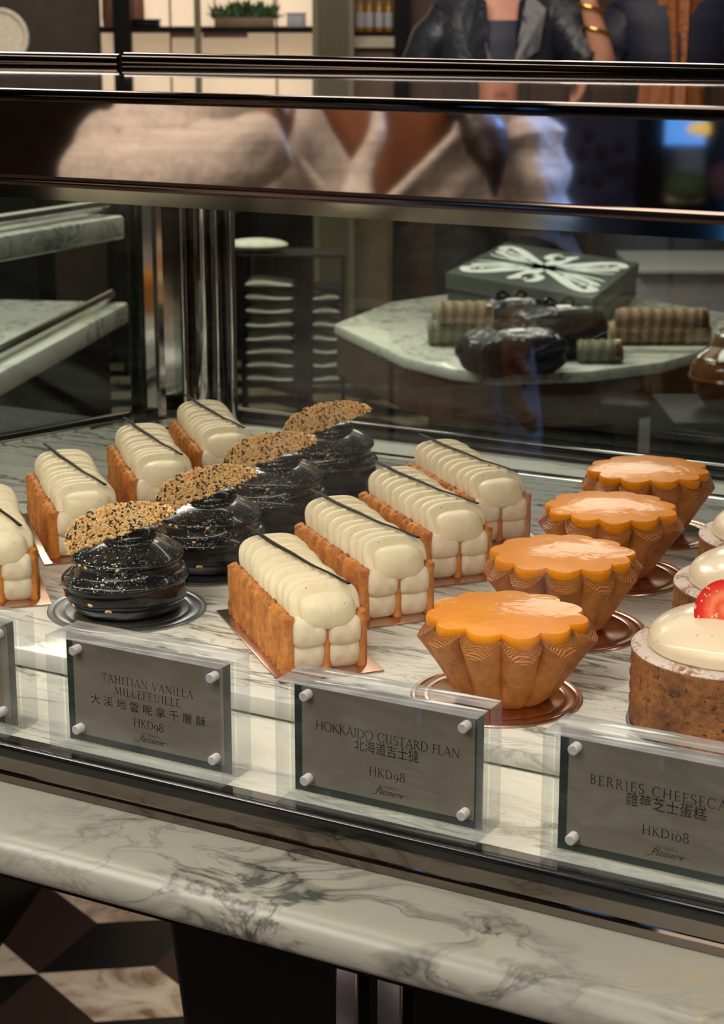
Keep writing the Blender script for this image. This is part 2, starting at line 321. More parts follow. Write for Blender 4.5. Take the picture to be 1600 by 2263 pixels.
class MB:
    def __init__(s): s.v = []; s.f = []; s.m = []
    def add(s, vs, fs, mi=0):
        b = len(s.v); s.v += [tuple(v) for v in vs]; s.f += [tuple(i + b for i in f) for f in fs]; s.m += [mi] * len(fs)
    def box(s, a, b, mi=0, mat=None):
        (x0, y0, z0), (x1, y1, z1) = a, b
        vs = [Vector(p) for p in ((x0, y0, z0), (x1, y0, z0), (x1, y1, z0), (x0, y1, z0), (x0, y0, z1), (x1, y0, z1), (x1, y1, z1), (x0, y1, z1))]
        if mat: vs = [mat @ v for v in vs]
        s.add(vs, [(0, 3, 2, 1), (4, 5, 6, 7), (0, 1, 5, 4), (1, 2, 6, 5), (2, 3, 7, 6), (3, 0, 4, 7)], mi)
    def prism(s, pts, axis0, axis1, mi=0):
        """pts: closed 2-D outline as 3-D points; swept from offset axis0 to axis1"""
        n = len(pts); a = [Vector(p) + Vector(axis0) for p in pts]; b = [Vector(p) + Vector(axis1) for p in pts]
        s.add(a + b, [tuple(range(n))[::-1], tuple(range(n, 2 * n))] + [(i, (i + 1) % n, n + (i + 1) % n, n + i) for i in range(n)], mi)
    def grid(s, nu, nv, fn, cu=False, cv=False, mi=0, capu=False, capv=False):
        vs = [fn(i / (nu if cu else nu - 1), j / (nv if cv else nv - 1)) for i in range(nu) for j in range(nv)]
        fs = []
        for i in range(nu if cu else nu - 1):
            for j in range(nv if cv else nv - 1):
                i2, j2 = (i + 1) % nu, (j + 1) % nv
                fs.append((i * nv + j, i2 * nv + j, i2 * nv + j2, i * nv + j2))
        if capu and cv: fs.append(tuple(range(nv))); fs.append(tuple((nu - 1) * nv + j for j in range(nv))[::-1])
        if capv and cu: fs.append(tuple(i * nv for i in range(nu))); fs.append(tuple(i * nv + nv - 1 for i in range(nu))[::-1])
        s.add(vs, fs, mi)
    def lathe(s, prof, n=48, c=(0, 0, 0), mi=0, fn=None):
        k = len(prof)
        def f(u, v):
            r, z = prof[min(k - 1, round(v * (k - 1)))]; a = 2 * PI * u
            if fn: r, z = fn(a, r, z)
            return (c[0] + r * math.cos(a), c[1] + r * math.sin(a), c[2] + z)
        s.grid(n, k, f, cu=True, mi=mi, capv=True)
    def tube(s, pts, r, n=10, mi=0):
        pts = [Vector(p) for p in pts]; rs = r if isinstance(r, (list, tuple)) else [r] * len(pts)
        rings = []; up = None
        for i, p in enumerate(pts):
            t = (pts[min(i + 1, len(pts) - 1)] - pts[max(i - 1, 0)]).normalized()
            if up is None: up = t.orthogonal().normalized()
            else: up = (up - t * up.dot(t)).normalized()
            bn = t.cross(up)
            rings.append([p + (up * math.cos(2 * PI * k / n) + bn * math.sin(2 * PI * k / n)) * rs[i] for k in range(n)])
        b = [v for r_ in rings for v in r_]
        fs = [(i * n + k, (i + 1) * n + k, (i + 1) * n + (k + 1) % n, i * n + (k + 1) % n) for i in range(len(pts) - 1) for k in range(n)]
        fs += [tuple(range(n))[::-1], tuple((len(pts) - 1) * n + k for k in range(n))]
        s.add(b, fs, mi)
    def ellipsoid(s, c, r, nu=12, nv=7, mat=None, mi=0):
        vs = [(0, 0, 1)]; 
        for j in range(1, nv):
            t = PI * j / nv
            for i in range(nu):
                a = 2 * PI * i / nu; vs.append((math.sin(t) * math.cos(a), math.sin(t) * math.sin(a), math.cos(t)))
        vs.append((0, 0, -1)); e = len(vs) - 1
        vs = [Vector((v[0] * r[0], v[1] * r[1], v[2] * r[2])) for v in vs]
        if mat: vs = [mat @ v for v in vs]
        vs = [v + Vector(c) for v in vs]
        fs = [(0, 1 + i, 1 + (i + 1) % nu) for i in range(nu)]
        for j in range(nv - 2):
            for i in range(nu):
                a = 1 + j * nu; fs.append((a + i, a + nu + i, a + nu + (i + 1) % nu, a + (i + 1) % nu))
        a = 1 + (nv - 2) * nu; fs += [(a + i, e, a + (i + 1) % nu) for i in range(nu)]
        s.add(vs, fs, mi)
    def build(s, name, mat, parent=None, smooth=True, bevel=0, seg=2, loc=None, flat_sides=False):
        o = obj(name, s.v, s.f, mat, parent, smooth, s.m if any(s.m) else None)
        if bevel:
            bm = bmesh.new(); bm.from_mesh(o.data); bmesh.ops.remove_doubles(bm, verts=bm.verts, dist=1e-6)
            es = [e for e in bm.edges if len(e.link_faces) == 2 and e.calc_face_angle(0) > .5]
            bmesh.ops.bevel(bm, geom=es, offset=bevel, segments=seg, profile=.5, affect='EDGES'); bm.to_mesh(o.data); bm.free()
            o.data.polygons.foreach_set('use_smooth', [False] * len(o.data.polygons)) if flat_sides else None
        if smooth:
            o.data.set_sharp_from_angle(angle=math.radians(38))
        if loc: o.location = loc
        return o

# =================================================================== THE ROOM
ZD = 0.990      # marble deck inside the case
ZT = 1.000      # raised marble slab
def tiles_mat():
    """tumbling-block floor: 60 degree rhombs of black, brown and beige marble"""
    m, nt, p = new_mat('rhomb_marble_tiles'); S = .163 * math.sqrt(3); A0 = math.radians(6)
    tc = nt.nodes.new('ShaderNodeTexCoord'); c0 = Matrix.Rotation(-A0, 3, 'Z') @ Vector((-1.542, 1.995, 0))
    mp = nt.nodes.new('ShaderNodeMapping'); mp.vector_type = 'POINT'; L(nt, tc.outputs['Object'], mp.inputs['Vector'])
    mp.inputs['Rotation'].default_value = (0, 0, -A0); mp.inputs['Location'].default_value = (-c0.x, -c0.y, 0)
    sp = nt.nodes.new('ShaderNodeSeparateXYZ'); L(nt, mp.outputs[0], sp.inputs[0])
    R_ = S * math.sqrt(3)
    def wrap(v, per, off): return math_n(nt, 'SUBTRACT', math_n(nt, 'FLOORED_MODULO', math_n(nt, 'ADD', v, off), per), per / 2)
    ax, ay = wrap(sp.outputs[0], S, S / 2), wrap(sp.outputs[1], R_, R_ / 2)
    bx_, by_ = wrap(sp.outputs[0], S, 0.0), wrap(sp.outputs[1], R_, 0.0)
    def d2(x, y): return math_n(nt, 'ADD', math_n(nt, 'MULTIPLY', x, x), math_n(nt, 'MULTIPLY', y, y))
    k = math_n(nt, 'LESS_THAN', d2(bx_, by_), d2(ax, ay))
    def sel(a, b_): return math_n(nt, 'ADD', a, math_n(nt, 'MULTIPLY', k, math_n(nt, 'SUBTRACT', b_, a)))
    ang = math_n(nt, 'ARCTAN2', sel(ay, by_), sel(ax, bx_))
    sec = math_n(nt, 'FLOOR', math_n(nt, 'DIVIDE', math_n(nt, 'FLOORED_MODULO', math_n(nt, 'SUBTRACT', ang, math.radians(270)), 2 * PI), 2 * PI / 3))
    n = noise_tex(nt, coords(nt), 9, 5, .6, 1.2)
    beige = ramp(nt, n.outputs['Fac'], [(.35, (.16, .10, .055)), (.5, (.44, .35, .25)), (.7, (.56, .50, .41))])
    c = mix(nt, math_n(nt, 'COMPARE', sec, 1.0), (.004, .003, .003), beige)
    c = mix(nt, math_n(nt, 'COMPARE', sec, 2.0), c, (.026, .013, .009))
    L(nt, c, p.inputs['Base Color']); p.inputs['Roughness'].default_value = .3; p.inputs['Specular IOR Level'].default_value = .2; return m
M['tiles'] = tiles_mat()
for n_ in M['tiles'].node_tree.nodes:
    if n_.type == 'MATH' and n_.operation == 'COMPARE': n_.inputs[2].default_value = .1
b = MB(); b.box((-9, -6, -.05), (6, 10, 0)); struct(b.build('floor', M['tiles'], smooth=False))
M['brown_wall'] = plain('dark_walnut_wall', (.055, .032, .020), .45, bump_scale=8, var=.35)
def planks():
    m, nt, p = new_mat('vertical_walnut_panelling'); v = coords(nt)
    sp = nt.nodes.new('ShaderNodeSeparateXYZ'); L(nt, v, sp.inputs[0])
    fx = math_n(nt, 'FRACT', math_n(nt, 'DIVIDE', sp.outputs[0], .23))
    n = noise_tex(nt, coords(nt, (12, 12, .8)), 2, 4)
    c = mix(nt, n.outputs['Fac'], (.035, .014, .008), (.11, .048, .022))
    L(nt, mix(nt, ramp(nt, fx, [(0, (1, 1, 1)), (.05, (0, 0, 0)), (.5, (.0,) * 3), (.62, (.55,) * 3), (.9, (.6,) * 3), (1, (1, 1, 1))]), c, (.006, .004, .003)), p.inputs['Base Color']); p.inputs['Roughness'].default_value = .4; return m
M['planks'] = planks()
def panel_between(name, a, bb, z0, z1, mat, thick=.06):
    """upright wall slab along the ground line a-b"""
    a = Vector((a[0], a[1], 0)); bb = Vector((bb[0], bb[1], 0)); d = (bb - a); ln = d.length
    q = MB(); q.box((0, 0, z0), (ln, thick, z1)); o = q.build(name, mat, smooth=False)
    o.location = a; o.rotation_euler = (0, 0, math.atan2(d.y, d.x)); return o
WZ = 7.0
def gp(px, w, y=44):
    p = deep(px, y, w); return (p.x, p.y)
struct(panel_between('wall_back', gp(-420, WZ + .30), gp(2100, WZ + .30), 0, 3.2, M['brown_wall']))
struct(panel_between('wall_panelled', gp(905, WZ - .05), gp(2100, WZ - .05), 0, 3.2, M['planks'], .1))
struct(panel_between('wall_left', gp(-420, WZ - .3), gp(218, WZ - .1), 0, 3.2, M['brown_wall'], .1))
# room on the customers' side (seen in the polished fascia)
b = MB(); b.box((-7, -5.95, 0), (5, -5.85, 3.2)); struct(b.build('wall_front', M['brown_wall'], smooth=False))

# ------------------------------------------------------------------ counter under the case
XL, XR = -1.25, 0.22
ctr = thing('marble_counter', 'veined marble counter with a rounded front ledge carrying the glass display case', 'counter', (-.4, .8, 0))
prof = [(.556, .972), (.6010, .972), (.6010, .957), (.5425, .957), (.5405, .9585)]
for k in range(0, 9):
    a = PI + (PI / 2) * (-k / 8); prof.append((.5525 + .0125 * math.cos(a), .9600 + .012 * math.sin(a)))
q = MB(); q.prism([(0, y, z) for y, z in prof], (XL, 0, 0), (XR, 0, 0)); led = q.build('ledge_slab', M['ledge'], ctr); led.location = (.4, -.8, 0)
led.parent = ctr
q = MB(); q.box((XL, .575, .935), (XR, 1.30, .9565)); o = q.build('underframe', M['black_matte'], ctr, False); o.location = (.4, -.8, 0)
# black pedestal, tapering to the floor
pts = [(-.585, .80), (XR, .80), (XR, 1.26), (-.585, 1.26)]
lo = [(-.50, .84), (XR - .05, .84), (XR - .05, 1.20), (-.50, 1.20)]
q = MB(); q.add([(x, y, .935) for x, y in pts] + [(x, y, .0) for x, y in lo], [(0, 1, 2, 3), (7, 6, 5, 4)] + [(i, 4 + i, 4 + (i + 1) % 4, (i + 1) % 4) for i in range(4)])
o = q.build('pedestal', M['black_matte'], ctr, False, .004); o.location = (.4, -.8, 0)
for x0, x1, mt in ((-.3555, -.3445, 'chrome'), (-.335, -.323, 'chrome')):
    q = MB(); q.box((x0, .625, .0), (x1, .637, .935)); o = q.build('leg', M[mt], ctr, False, .001); o.location = (.4, -.8, 0)

# ------------------------------------------------------------------ the display case
case = thing('display_case', 'glass pastry display case with polished bronze top and chrome rails on the marble counter', 'display case', (-.4, .8, ZD))
def cpart(q, name, mat, smooth=False, bev=0, label=None, par=None):
    o = q.build(name, mat, par or case, smooth, bev); o.location = (.4, -.8, -ZD) if par is None else (0, 0, 0)
    if label: o['label'] = label
    return o
def wallX(y): return -.835 + (y - 1.19) * .31          # line of the left glass
q = MB(); q.prism([(XL, .6012, 0), (XR, .6012, 0), (XR, 1.235, 0), (wallX(1.235), 1.235, 0), (wallX(.6012), .6012, 0)][1:], (0, 0, .9575), (0, 0, ZD)); cpart(q, 'marble_deck', M['deck'])
# front rail: black polished top with a rounded nose, bronze face and foot below
pr = [(.6010, .9900), (.5935, .9900)] + [(.5928 - .0018 * math.sin(a), .9882 + .0018 * math.cos(a)) for a in [PI / 2 * k / 6 for k in range(1, 7)]] + [(.5910, .9842), (.5916, .9836), (.6010, .9836)]
q = MB(); q.prism([(0, y, z) for y, z in pr], (XL, 0, 0), (XR, 0, 0)); cpart(q, 'front_rail', M['black_gloss'], True)
pr = [(.6005, .9836), (.5925, .9836), (.5925, .9762), (.5905, .9758), (.5905, .9724), (.6005, .9724)]
q = MB(); q.prism([(0, y, z) for y, z in pr], (XL, 0, 0), (XR, 0, 0)); cpart(q, 'rail_base', M['dark_mirror'])
q = MB(); q.box((XL, .5936, .9900), (XR, .5956, 1.2314)); cpart(q, 'front_glass', M['pane'])
# top: polished slab, bronze fascia with bead trims, smoked header strip, light strip behind it
def topbox(y0, y1, z0, z1, name, mat, bev=0, label=None, tilt=.0030):
    q = MB(); q.box((XL, y0, z0), (XR, y1, z1)); q.v = [(x, y, z - (x + .33) * tilt) for x, y, z in q.v]
    return cpart(q, name, mat, bev > 0, bev, label)
topbox(.5870, .955, 1.2410, 1.2728, 'top_panel', M['dark_mirror'])
topbox(.5845, .5868, 1.2402, 1.2690, 'fascia', M['bronze_mirror'])
topbox(.5828, .5868, 1.2690, 1.2738, 'trim', M['dark_trim'], .0012)
topbox(.5828, .5868, 1.2362, 1.2402, 'trim', plain('brown_bronze_trim', (.24, .17, .14), .10, 1, var=.05), .0012)
topbox(.5848, .5868, 1.2310, 1.2362, 'header_strip', M['header'])
q = MB(); q.box((-1.0, .602, 1.2375), (XR, .618, 1.2408)); cpart(q, 'light_strip', M['led'])
q = MB(); q.box((-.9, .925, 1.2385), (XR, .935, 1.2408)); cpart(q, 'light_strip', M['rear_fill'])  # unseen second strip, added to soften the light towards the back
# gallery rail along the back of the top (two lengths, slightly out of line)
for (xa, za), (xb, zb) in (((-1.25, 1.2835), (-.688, 1.2795)), ((-.684, 1.2805), (XR, 1.2735))):
    q = MB()
    q.grid(2, 20, lambda u, v: (xa + (xb - xa) * u, .948 + .0045 * math.cos(2 * PI * v), za + (zb - za) * u - .0035 + .0042 * math.sin(2 * PI * v)), cv=True, capu=True)
    cpart(q, 'gallery_rail', M['dark_trim'], True)
# rear glass, side glass, frames and corner post
YB = 1.222
q = MB(); q.box((-.795, YB, .998), (XR, YB + .006, 1.262)); cpart(q, 'rear_glass', M['rear_pane'])
q = MB(); q.box((-.80, YB - .012, ZD), (XR, YB - .001, 1.001)); cpart(q, 'rear_glass_channel', M['black_gloss'], True, .001)
q = MB(); q.box((-.80, 1.131, ZD), (XR, 1.137, .9985)); cpart(q, 'rear_rail', M['chrome'], True, .0012)
q = MB(); q.box((-.80, 1.1375, ZD), (XR, 1.150, .9965)); cpart(q, 'rear_rail_step', M['black_gloss'], True, .001)
def sidebox(y0, y1, off0, off1, z0, z1, name, mat, bev=0):
    q = MB(); q.prism([(wallX(y0) + off0, y0, 0), (wallX(y1) + off0, y1, 0), (wallX(y1) + off1, y1, 0), (wallX(y0) + off1, y0, 0)], (0, 0, z0), (0, 0, z1)); return cpart(q, name, mat, bev > 0, bev)
sidebox(.62, 1.178, -.006, 0, .998, 1.24, 'side_glass', M['rear_pane'])
sidebox(.62, 1.178, .0005, .010, ZD, 1.003, 'side_glass_channel', M['black_gloss'], .001)
sidebox(.62, 1.150, .0105, .0145, ZD, 1.0, 'side_rail', M['chrome'], .001)
def post(px0, px1, py, Y, name, mat, thick=.006, z1=1.262):
    a = atY(px0, py, Y); c = atY(px1, py, Y); q = MB(); q.box((a.x, Y, ZD), (c.x, Y + thick, z1)); return cpart(q, name, mat, True, .0008)
post(283, 311, 700, 1.185, 'post', M['black_gloss'])
q = MB(); a = atY(312, 700, 1.188); c = atY(362, 700, 1.203); d = atY(401, 700, 1.188)
q.box((0, 0, ZD), ((c - a).to_2d().length, .004, 1.262)); q.v = [tuple(Matrix.Translation((a.x, a.y, 0)) @ Matrix.Rotation(math.atan2(c.y - a.y, c.x - a.x), 4, 'Z') @ Vector(v)) for v in q.v]
cpart(q, 'corner_panel', M['chrome'])
q = MB(); q.box((0, 0, ZD), ((d - c).to_2d().length, .004, 1.262)); q.v = [tuple(Matrix.Translation((c.x, c.y, 0)) @ Matrix.Rotation(math.atan2(d.y - c.y, d.x - c.x), 4, 'Z') @ Vector(v)) for v in q.v]
cpart(q, 'corner_panel', M['chrome'])
post(401, 406, 700, 1.184, 'post', M['chrome']); post(431, 455, 700, 1.182, 'post', M['chrome'], .02)
post(476, 482, 700, 1.184, 'post', M['chrome']); post(482, 508, 700, 1.192, 'post', M['black_gloss']); post(508, 514, 700, 1.190, 'post', M['chrome'])
post(406, 431, 700, 1.206, 'corner_panel', M['dark_mirror']); post(455, 476, 700, 1.206, 'corner_panel', M['dark_mirror'])

# raised marble slab
yl0, yl1 = .673, 1.125
q = MB(); q.prism([(XR - .02, yl0, 0), (XR - .02, yl1, 0), (wallX(yl1) + .03, yl1, 0), (wallX(yl0) + .03, yl0, 0)], (0, 0, .9912), (0, 0, ZT))
slab = q.build('marble_slab', M['tray'], None, True, .0008)
tag(slab, 'long raised white marble slab under all the pastries inside the case', 'serving slab')
q = MB(); q.prism([(XR - .03, yl0 + .004, 0), (XR - .03, yl1 - .004, 0), (wallX(yl1) + .034, yl1 - .004, 0), (wallX(yl0) + .034, yl0 + .004, 0)], (0, 0, ZD), (0, 0, .9912))
q.build('shadow_gap_base', M['black_matte'], slab, False)

# =================================================================== MILLEFEUILLES
ML, MW, MH = .100, .042, .0275
def nz(x, y, z, s): return noise.noise(Vector((x, y, z)) * s)
def pastry_sheet(y0, y1, seed):
    q = MB(); ribs = 15; nx = ribs * 7 + 1; zs = [0, .2, .4, .6, .8, .93]
    loop = [(0, z) for z in zs] + [(.25, 1), (.75, 1)] + [(1, z) for z in zs[::-1]]
    def f(u, v):
        k = min(len(loop) - 1, round(v * len(loop))) % len(loop)
        s, z = loop[k]; x = (u - .5) * ML
        rib = abs(math.sin(PI * u * ribs)) ** .7
        side = -1 if s < .5 else 1
        y = y0 + (y1 - y0) * s
        amp = .0024 * rib - .0014 + .0009 * nz(x + seed, y, z * MH, 420)
        y += side * amp * (.4 if k in (6, 7) else 1)
        zz = z * MH + (z > .9) * (.0010 * rib - .0006 + .0012 * nz(x, y + seed, 0, 420))
        x += .0009 * nz(seed, y * 3, zz, 300) * (1 if u in (0, 1) else .3)
        return (x, y, zz)
    q.grid(nx, len(loop), f, cv=True, capu=True); return q
def sweep(q, n, m, fx, fc, fh, pw, mi=0):
    """superellipse sections along x"""
    def f(u, v):
        a = 2 * PI * v; c, s = math.cos(a), math.sin(a)
        dy = math.copysign(abs(c) ** (2 / pw), c); dz = math.copysign(abs(s) ** (2 / pw), s)
        hy, hz = fh(u); cy, cz = fc(u); return (fx(u, dz), cy + hy * dy, cz + hz * dz)
    q.grid(n, m, f, cv=True, capu=True, mi=mi)
def endcap(u, L_, r): 
    e = min(u, 1 - u) * L_ / r
    return math.sqrt(max(0.0, 1 - (1 - min(1, e)) ** 2)) * .995 + .005
def cream_column(yc, hy, seed):
    q = MB()
    for zc, hz, ex in ((.0080, .0082, .000), (.0190, .0075, .0022)):
        Lc = ML + ex
        us = lambda u: .5 - .5 * math.cos(PI * u)
        sweep(q, 40, 28, lambda u, dz: -ML / 2 + .001 + us(u) * Lc - .0012 * dz * dz * (u > .5),
              lambda u: (yc + .0005 * nz(us(u) * 3 + seed, zc * 50, 0, 2), zc + .0003 * math.sin(us(u) * 40 + seed)),
              lambda u: (hy * (.3 + .7 * endcap(us(u), Lc, .0035)), hz * (.3 + .7 * endcap(us(u), Lc, .0035))), 4.2)
    return q
def top_cream(seed):
    q = MB(); nseg = 11; Lc = ML + .005; n = nseg * 10 + 1
    def us(u): return u
    def hs(u):
        t = us(u); sg = t * nseg; fr = sg - math.floor(sg); k = math.floor(sg)
        if t >= 1: fr = 1; k = nseg - 1
        last = k >= nseg - 1
        s = 1.0 - (.17 * abs((fr - .68) / .68) ** 1.6 if fr < .68 else (.10 * ((fr - .68) / .32) ** 1.6 if not last else 0)) + .02 * math.sin(k * 2.3 + seed)
        e = endcap(t, Lc, .015) if t > .5 else endcap(t, Lc, .006)
        return s, e
    def fh(u):
        s, e = hs(u); return (.0178 * s * (.12 + .88 * e), .0112 * s * s * (.12 + .88 * e))
    def fc(u):
        s, e = hs(u); t = u
        return (.0012 + .0007 * math.sin(t * 9 + seed),   .0292 + .0006 * math.sin(t * 7 + seed) - .0012 * max(0, t - .85) / .15)
    def fx(u, dz): return -ML / 2 - .0015 + u * Lc - .0042 * dz * (1 if u < .93 else max(0, (1 - u) / .07)) 
    sweep(q, n, 36, fx, fc, fh, 2.9)
    return q
def vanilla_strip():
    q = MB(); n = 44
    p0, p1 = Vector((-.058, -.008, .0434)), Vector((.046, .0125, .0408))
    def f(u, v):
        p = p0.lerp(p1, u); w = .00115 + .00012 * math.sin(u * 120)
        a = 2 * PI * v; tw = .5 * math.sin(u * 6)
        d = Vector((-.19, .98, 0)).normalized(); up = Vector((0, 0, 1))
        c, s = math.cos(a + 0), math.sin(a)
        sag = -.0012 * math.sin(PI * u) + .0002 * math.sin(u * 17)
        return p + d * (c * w) + up * (s * .00055 + sag + c * w * tw * .5) 
    q.grid(n, 8, f, cv=True, capu=True); return q
mf = thing('millefeuille', 'x', 'pastry', (0, 0, 0))
for k, (a, bb) in enumerate(((-.0208, -.0158), (-.0012, .0022), (.0165, .0205))): pastry_sheet(a, bb, k * 3.1).build('puff_sheet', M['puff'], mf)
cream_column(-.0085, .0083, 1).build('cream_layer', M['cream_side'], mf); cream_column(.0093, .0082, 4).build('cream_layer', M['cream_side'], mf)
top_cream(.4).build('piped_top', M['cream'], mf); vanilla_strip().build('vanilla_strip', M['vanilla'], mf)
def board_rect(label, group):
    q = MB(); q.box((-.058, -.026, 0), (.058, .026, .0011)); o = q.build('cake_board', M['board_copper'], None, True, .0005); return tag(o, label, 'cake board', group)
BT = .0012
C0 = at(93, 1329, ZT)
MFS = [  # front-left corner of the base, heading, labels
    ((-.4255, .7015), -42, 'cream millefeuille with ribbed crust side directly behind the custard flan name sign', 'rectangular metal board under the millefeuille behind the custard flan name sign'),
    ((-.4320, .7880), -39.5, 'cream millefeuille second from the front in the middle file, beside the front custard flan', 'rectangular metal board under the second millefeuille of the middle file'),
    ((-.4350, .8660), -40, 'cream millefeuille third from the front in the middle file, between black cake and flans', 'rectangular metal board under the third millefeuille of the middle file'),
    ((-.4460, .9440), -41, 'cream millefeuille at the far end of the middle file near the rear glass', 'rectangular metal board under the millefeuille at the far end of the middle file'),
    ((-.6430, .8030), -44, 'cream millefeuille standing behind and left of the front black cake', 'rectangular metal board under the millefeuille left of the front black cake'),
    ((-.6480, .8880), -46, 'cream millefeuille in the left file, second from the corner post', 'rectangular metal board under the left-file millefeuille second from the corner post'),
    ((-.6560, .9720), -46, 'cream millefeuille nearest the steel corner post of the case', 'rectangular metal board under the millefeuille nearest the corner post'),
    ((C0.x - .030, C0.y - .030), -45, 'cream millefeuille cut off by the left edge of the photo', 'rectangular metal board under the millefeuille at the left photo edge'),
]
brd = None
for i, (B_, ang, lab, blab) in enumerate(MFS):
    a = math.radians(ang); d = Vector((math.cos(a), math.sin(a))); pp = Vector((-d.y, d.x))
    c = Vector(B_) - d * (ML / 2) + pp * .0208; loc = (c.x, c.y, ZT + BT)
    if i == 0: mf.location = loc; mf.rotation_euler = (0, 0, a); mf['label'] = lab; mf['group'] = 'vanilla millefeuilles'
    else: clone(mf, loc, a, lab, 'vanilla millefeuilles')
    if i == 0: brd = board_rect(blab, 'rectangular boards under the millefeuilles'); o = brd
    else: o = clone(brd, (0, 0, 0), 0, blab)
    o.location = (c.x + d.x * .001, c.y + d.y * .001, ZT); o.rotation_euler = (0, 0, a)

# =================================================================== ROUND BOARDS
def round_board(r, mat, label, group, name='cake_board'):
    q = MB(); prof = [(r * .02, 0), (r, 0), (r, .0007), (r * .985, .0012), (r * .95, .0012), (r * .93, .0006), (r * .91, .0012), (r * .8, .0012), (r * .785, .0008), (r * .77, .0012), (r * .02, .0012)]
    q.lathe(prof, 72); return tag(q.build(name, mat), label, 'cake board', group)

# =================================================================== BLACK SESAME CAKES
def black_profile():
    key = [(.0005, 0), (.0235, 0), (.0290, .0035), (.0318, .0085), (.0325, .0130), (.0322, .0155), (.0334, .0178), (.0332, .0192), (.0308, .0212),
           (.0290, .0222), (.0283, .0240), (.0280, .0262), (.0292, .0283), (.0290, .0298), (.0262, .0318), (.0215, .0345), (.0165, .0368), (.0140, .0376),
           (.0135, .0390), (.0141, .0402), (.0132, .0420), (.0098, .0440), (.0050, .0450), (.0006, .0452)]
    out = []
    for i in range(len(key) - 1):
        for k in range(3):
            t = k / 3; p0 = key[max(0, i - 1)]; p1 = key[i]; p2 = key[i + 1]; p3 = key[min(len(key) - 1, i + 2)]
            out.append(tuple(max(.0004, .5 * (2 * p1[j] + (p2[j] - p0[j]) * t + (2 * p0[j] - 5 * p1[j] + 4 * p2[j] - p3[j]) * t * t + (3 * p1[j] - p0[j] - 3 * p2[j] + p3[j]) * t ** 3)) if j == 0 else
                             .5 * (2 * p1[j] + (p2[j] - p0[j]) * t + (2 * p0[j] - 5 * p1[j] + 4 * p2[j] - p3[j]) * t * t + (3 * p1[j] - p0[j] - 3 * p2[j] + p3[j]) * t ** 3) for j in (0, 1)))
    return out + [key[-1]]
def wob(a, r, z):
    t = z / .045
    r2 = r * (1 + .016 * math.sin(a + 9 * t) + .008 * math.sin(3 * a + 12 * t) + .005 * math.sin(5 * a - 17 * t))
    z2 = z + (.0010 * math.sin(a + 1.0) + .0005 * math.sin(2 * a + 8 * t)) * min(1, z / .01) * min(1, r / .012)
    return r2, z2
BP = black_profile(); cut = min(range(len(BP)), key=lambda i: abs(BP[i][1] - .0178) + (BP[i][0] < .025))
bc = thing('black_sesame_cake', 'x', 'cake')
q = MB(); q.lathe(BP[:cut + 1], 96, fn=wob); q.build('cake_base', M['black_smooth'], bc)
q = MB(); q.lathe(BP[cut:], 96, fn=wob); q.v = [(x + .0028 * max(0, (z - .018) / .027), y + .0016 * max(0, (z - .018) / .027), z) for x, y, z in q.v]; q.build('swirled_top', M['black_glaze'], bc)
# sesame tuile: half-moon wafer made of seeds, stuck upright on the cake
def tuile():
    rnd = random.Random(3); q = MB(); Lh = .0300; Hh = .0160
    def arc(x):
        t = min(1, max(0, (x + Lh) / (2 * Lh))); return Hh * t ** .42 * (1 - t) ** .68 / (.40 ** .42 * .60 ** .68)
    def bend(x, y, z): return (x, y + .9 * x * x * 1.6, z)
    n = 40
    def f(u, v):
        x = -Lh + 2 * Lh * u; t = v; h = arc(x) * .96 + .0004
        s = 1 if t < .5 else -1; k = t * 2 if t < .5 else 2 - t * 2
        return bend(x, s * .0008, k * h)
    q.grid(n, 12, f, cv=True, capu=True)
    for i in range(1800):
        x = rnd.uniform(-Lh, Lh); h = arc(x)
        if rnd.random() > (h + .002) / Hh: continue
        z = rnd.uniform(-.0006, h + .0006); side = rnd.choice((-1, -1, 1))
        y = side * rnd.uniform(.0006, .0011)
        rot = Matrix.Rotation(rnd.uniform(0, PI), 4, 'Y') @ Matrix.Rotation(rnd.uniform(-.25, .25), 4, 'X')
        r_ = rnd.random(); mi = 3 if (r_ < .15) else (1 if r_ < .6 else 2)
        q.ellipsoid(bend(x, y, z), (.00108, .00042, .00062), 7, 5, rot, mi)
    return q
tu = tuile().build('sesame_tuile', [M['caramel'], M['seed_tan'], M['seed_pale'], M['seed_black']], bc)
tu.rotation_euler = (0, math.radians(-21), YAW + math.radians(0)); tu.location = (.0068, -.0115, .0440)
q = MB(); rnd = random.Random(5)
for i in range(13):
    a = math.radians(rnd.uniform(175, 300)); z = rnd.choice((.008, .011, .019, .021, .0255, .029, .0285)); r = min(BP, key=lambda p: abs(p[1] - z) + (p[0] < .012) * 9)[0]
    r, z = wob(a, r, z); q.ellipsoid((r * math.cos(a), r * math.sin(a), z), (.0013, .0006, .0008), 7, 5, Matrix.Rotation(a + PI / 2, 4, 'Z') @ Matrix.Rotation(rnd.uniform(-1, 1), 4, 'Y'))
sd = q.build('sesame_seeds', M['seed_tan'], bc); sd['kind'] = 'stuff'
KS = [((-.5523, .7509), 0, 'black sesame cake nearest the millefeuille sign, fully visible with sesame wafer', 'silver round board under the front black cake'),
      ((-.5590, .8390), 0.25, 'second black glazed cake of the row, right behind the front black cake', 'silver round board under the second black cake'),
      ((-.5715, .9310), -.15, 'third black glazed cake of the row with sesame wafer', 'silver round board under the third black cake'),
      ((-.5870, 1.0250), .1, 'farthest black glazed cake, its wafer tip rising against the rear glass', 'silver round board under the farthest black cake')]
kb = None
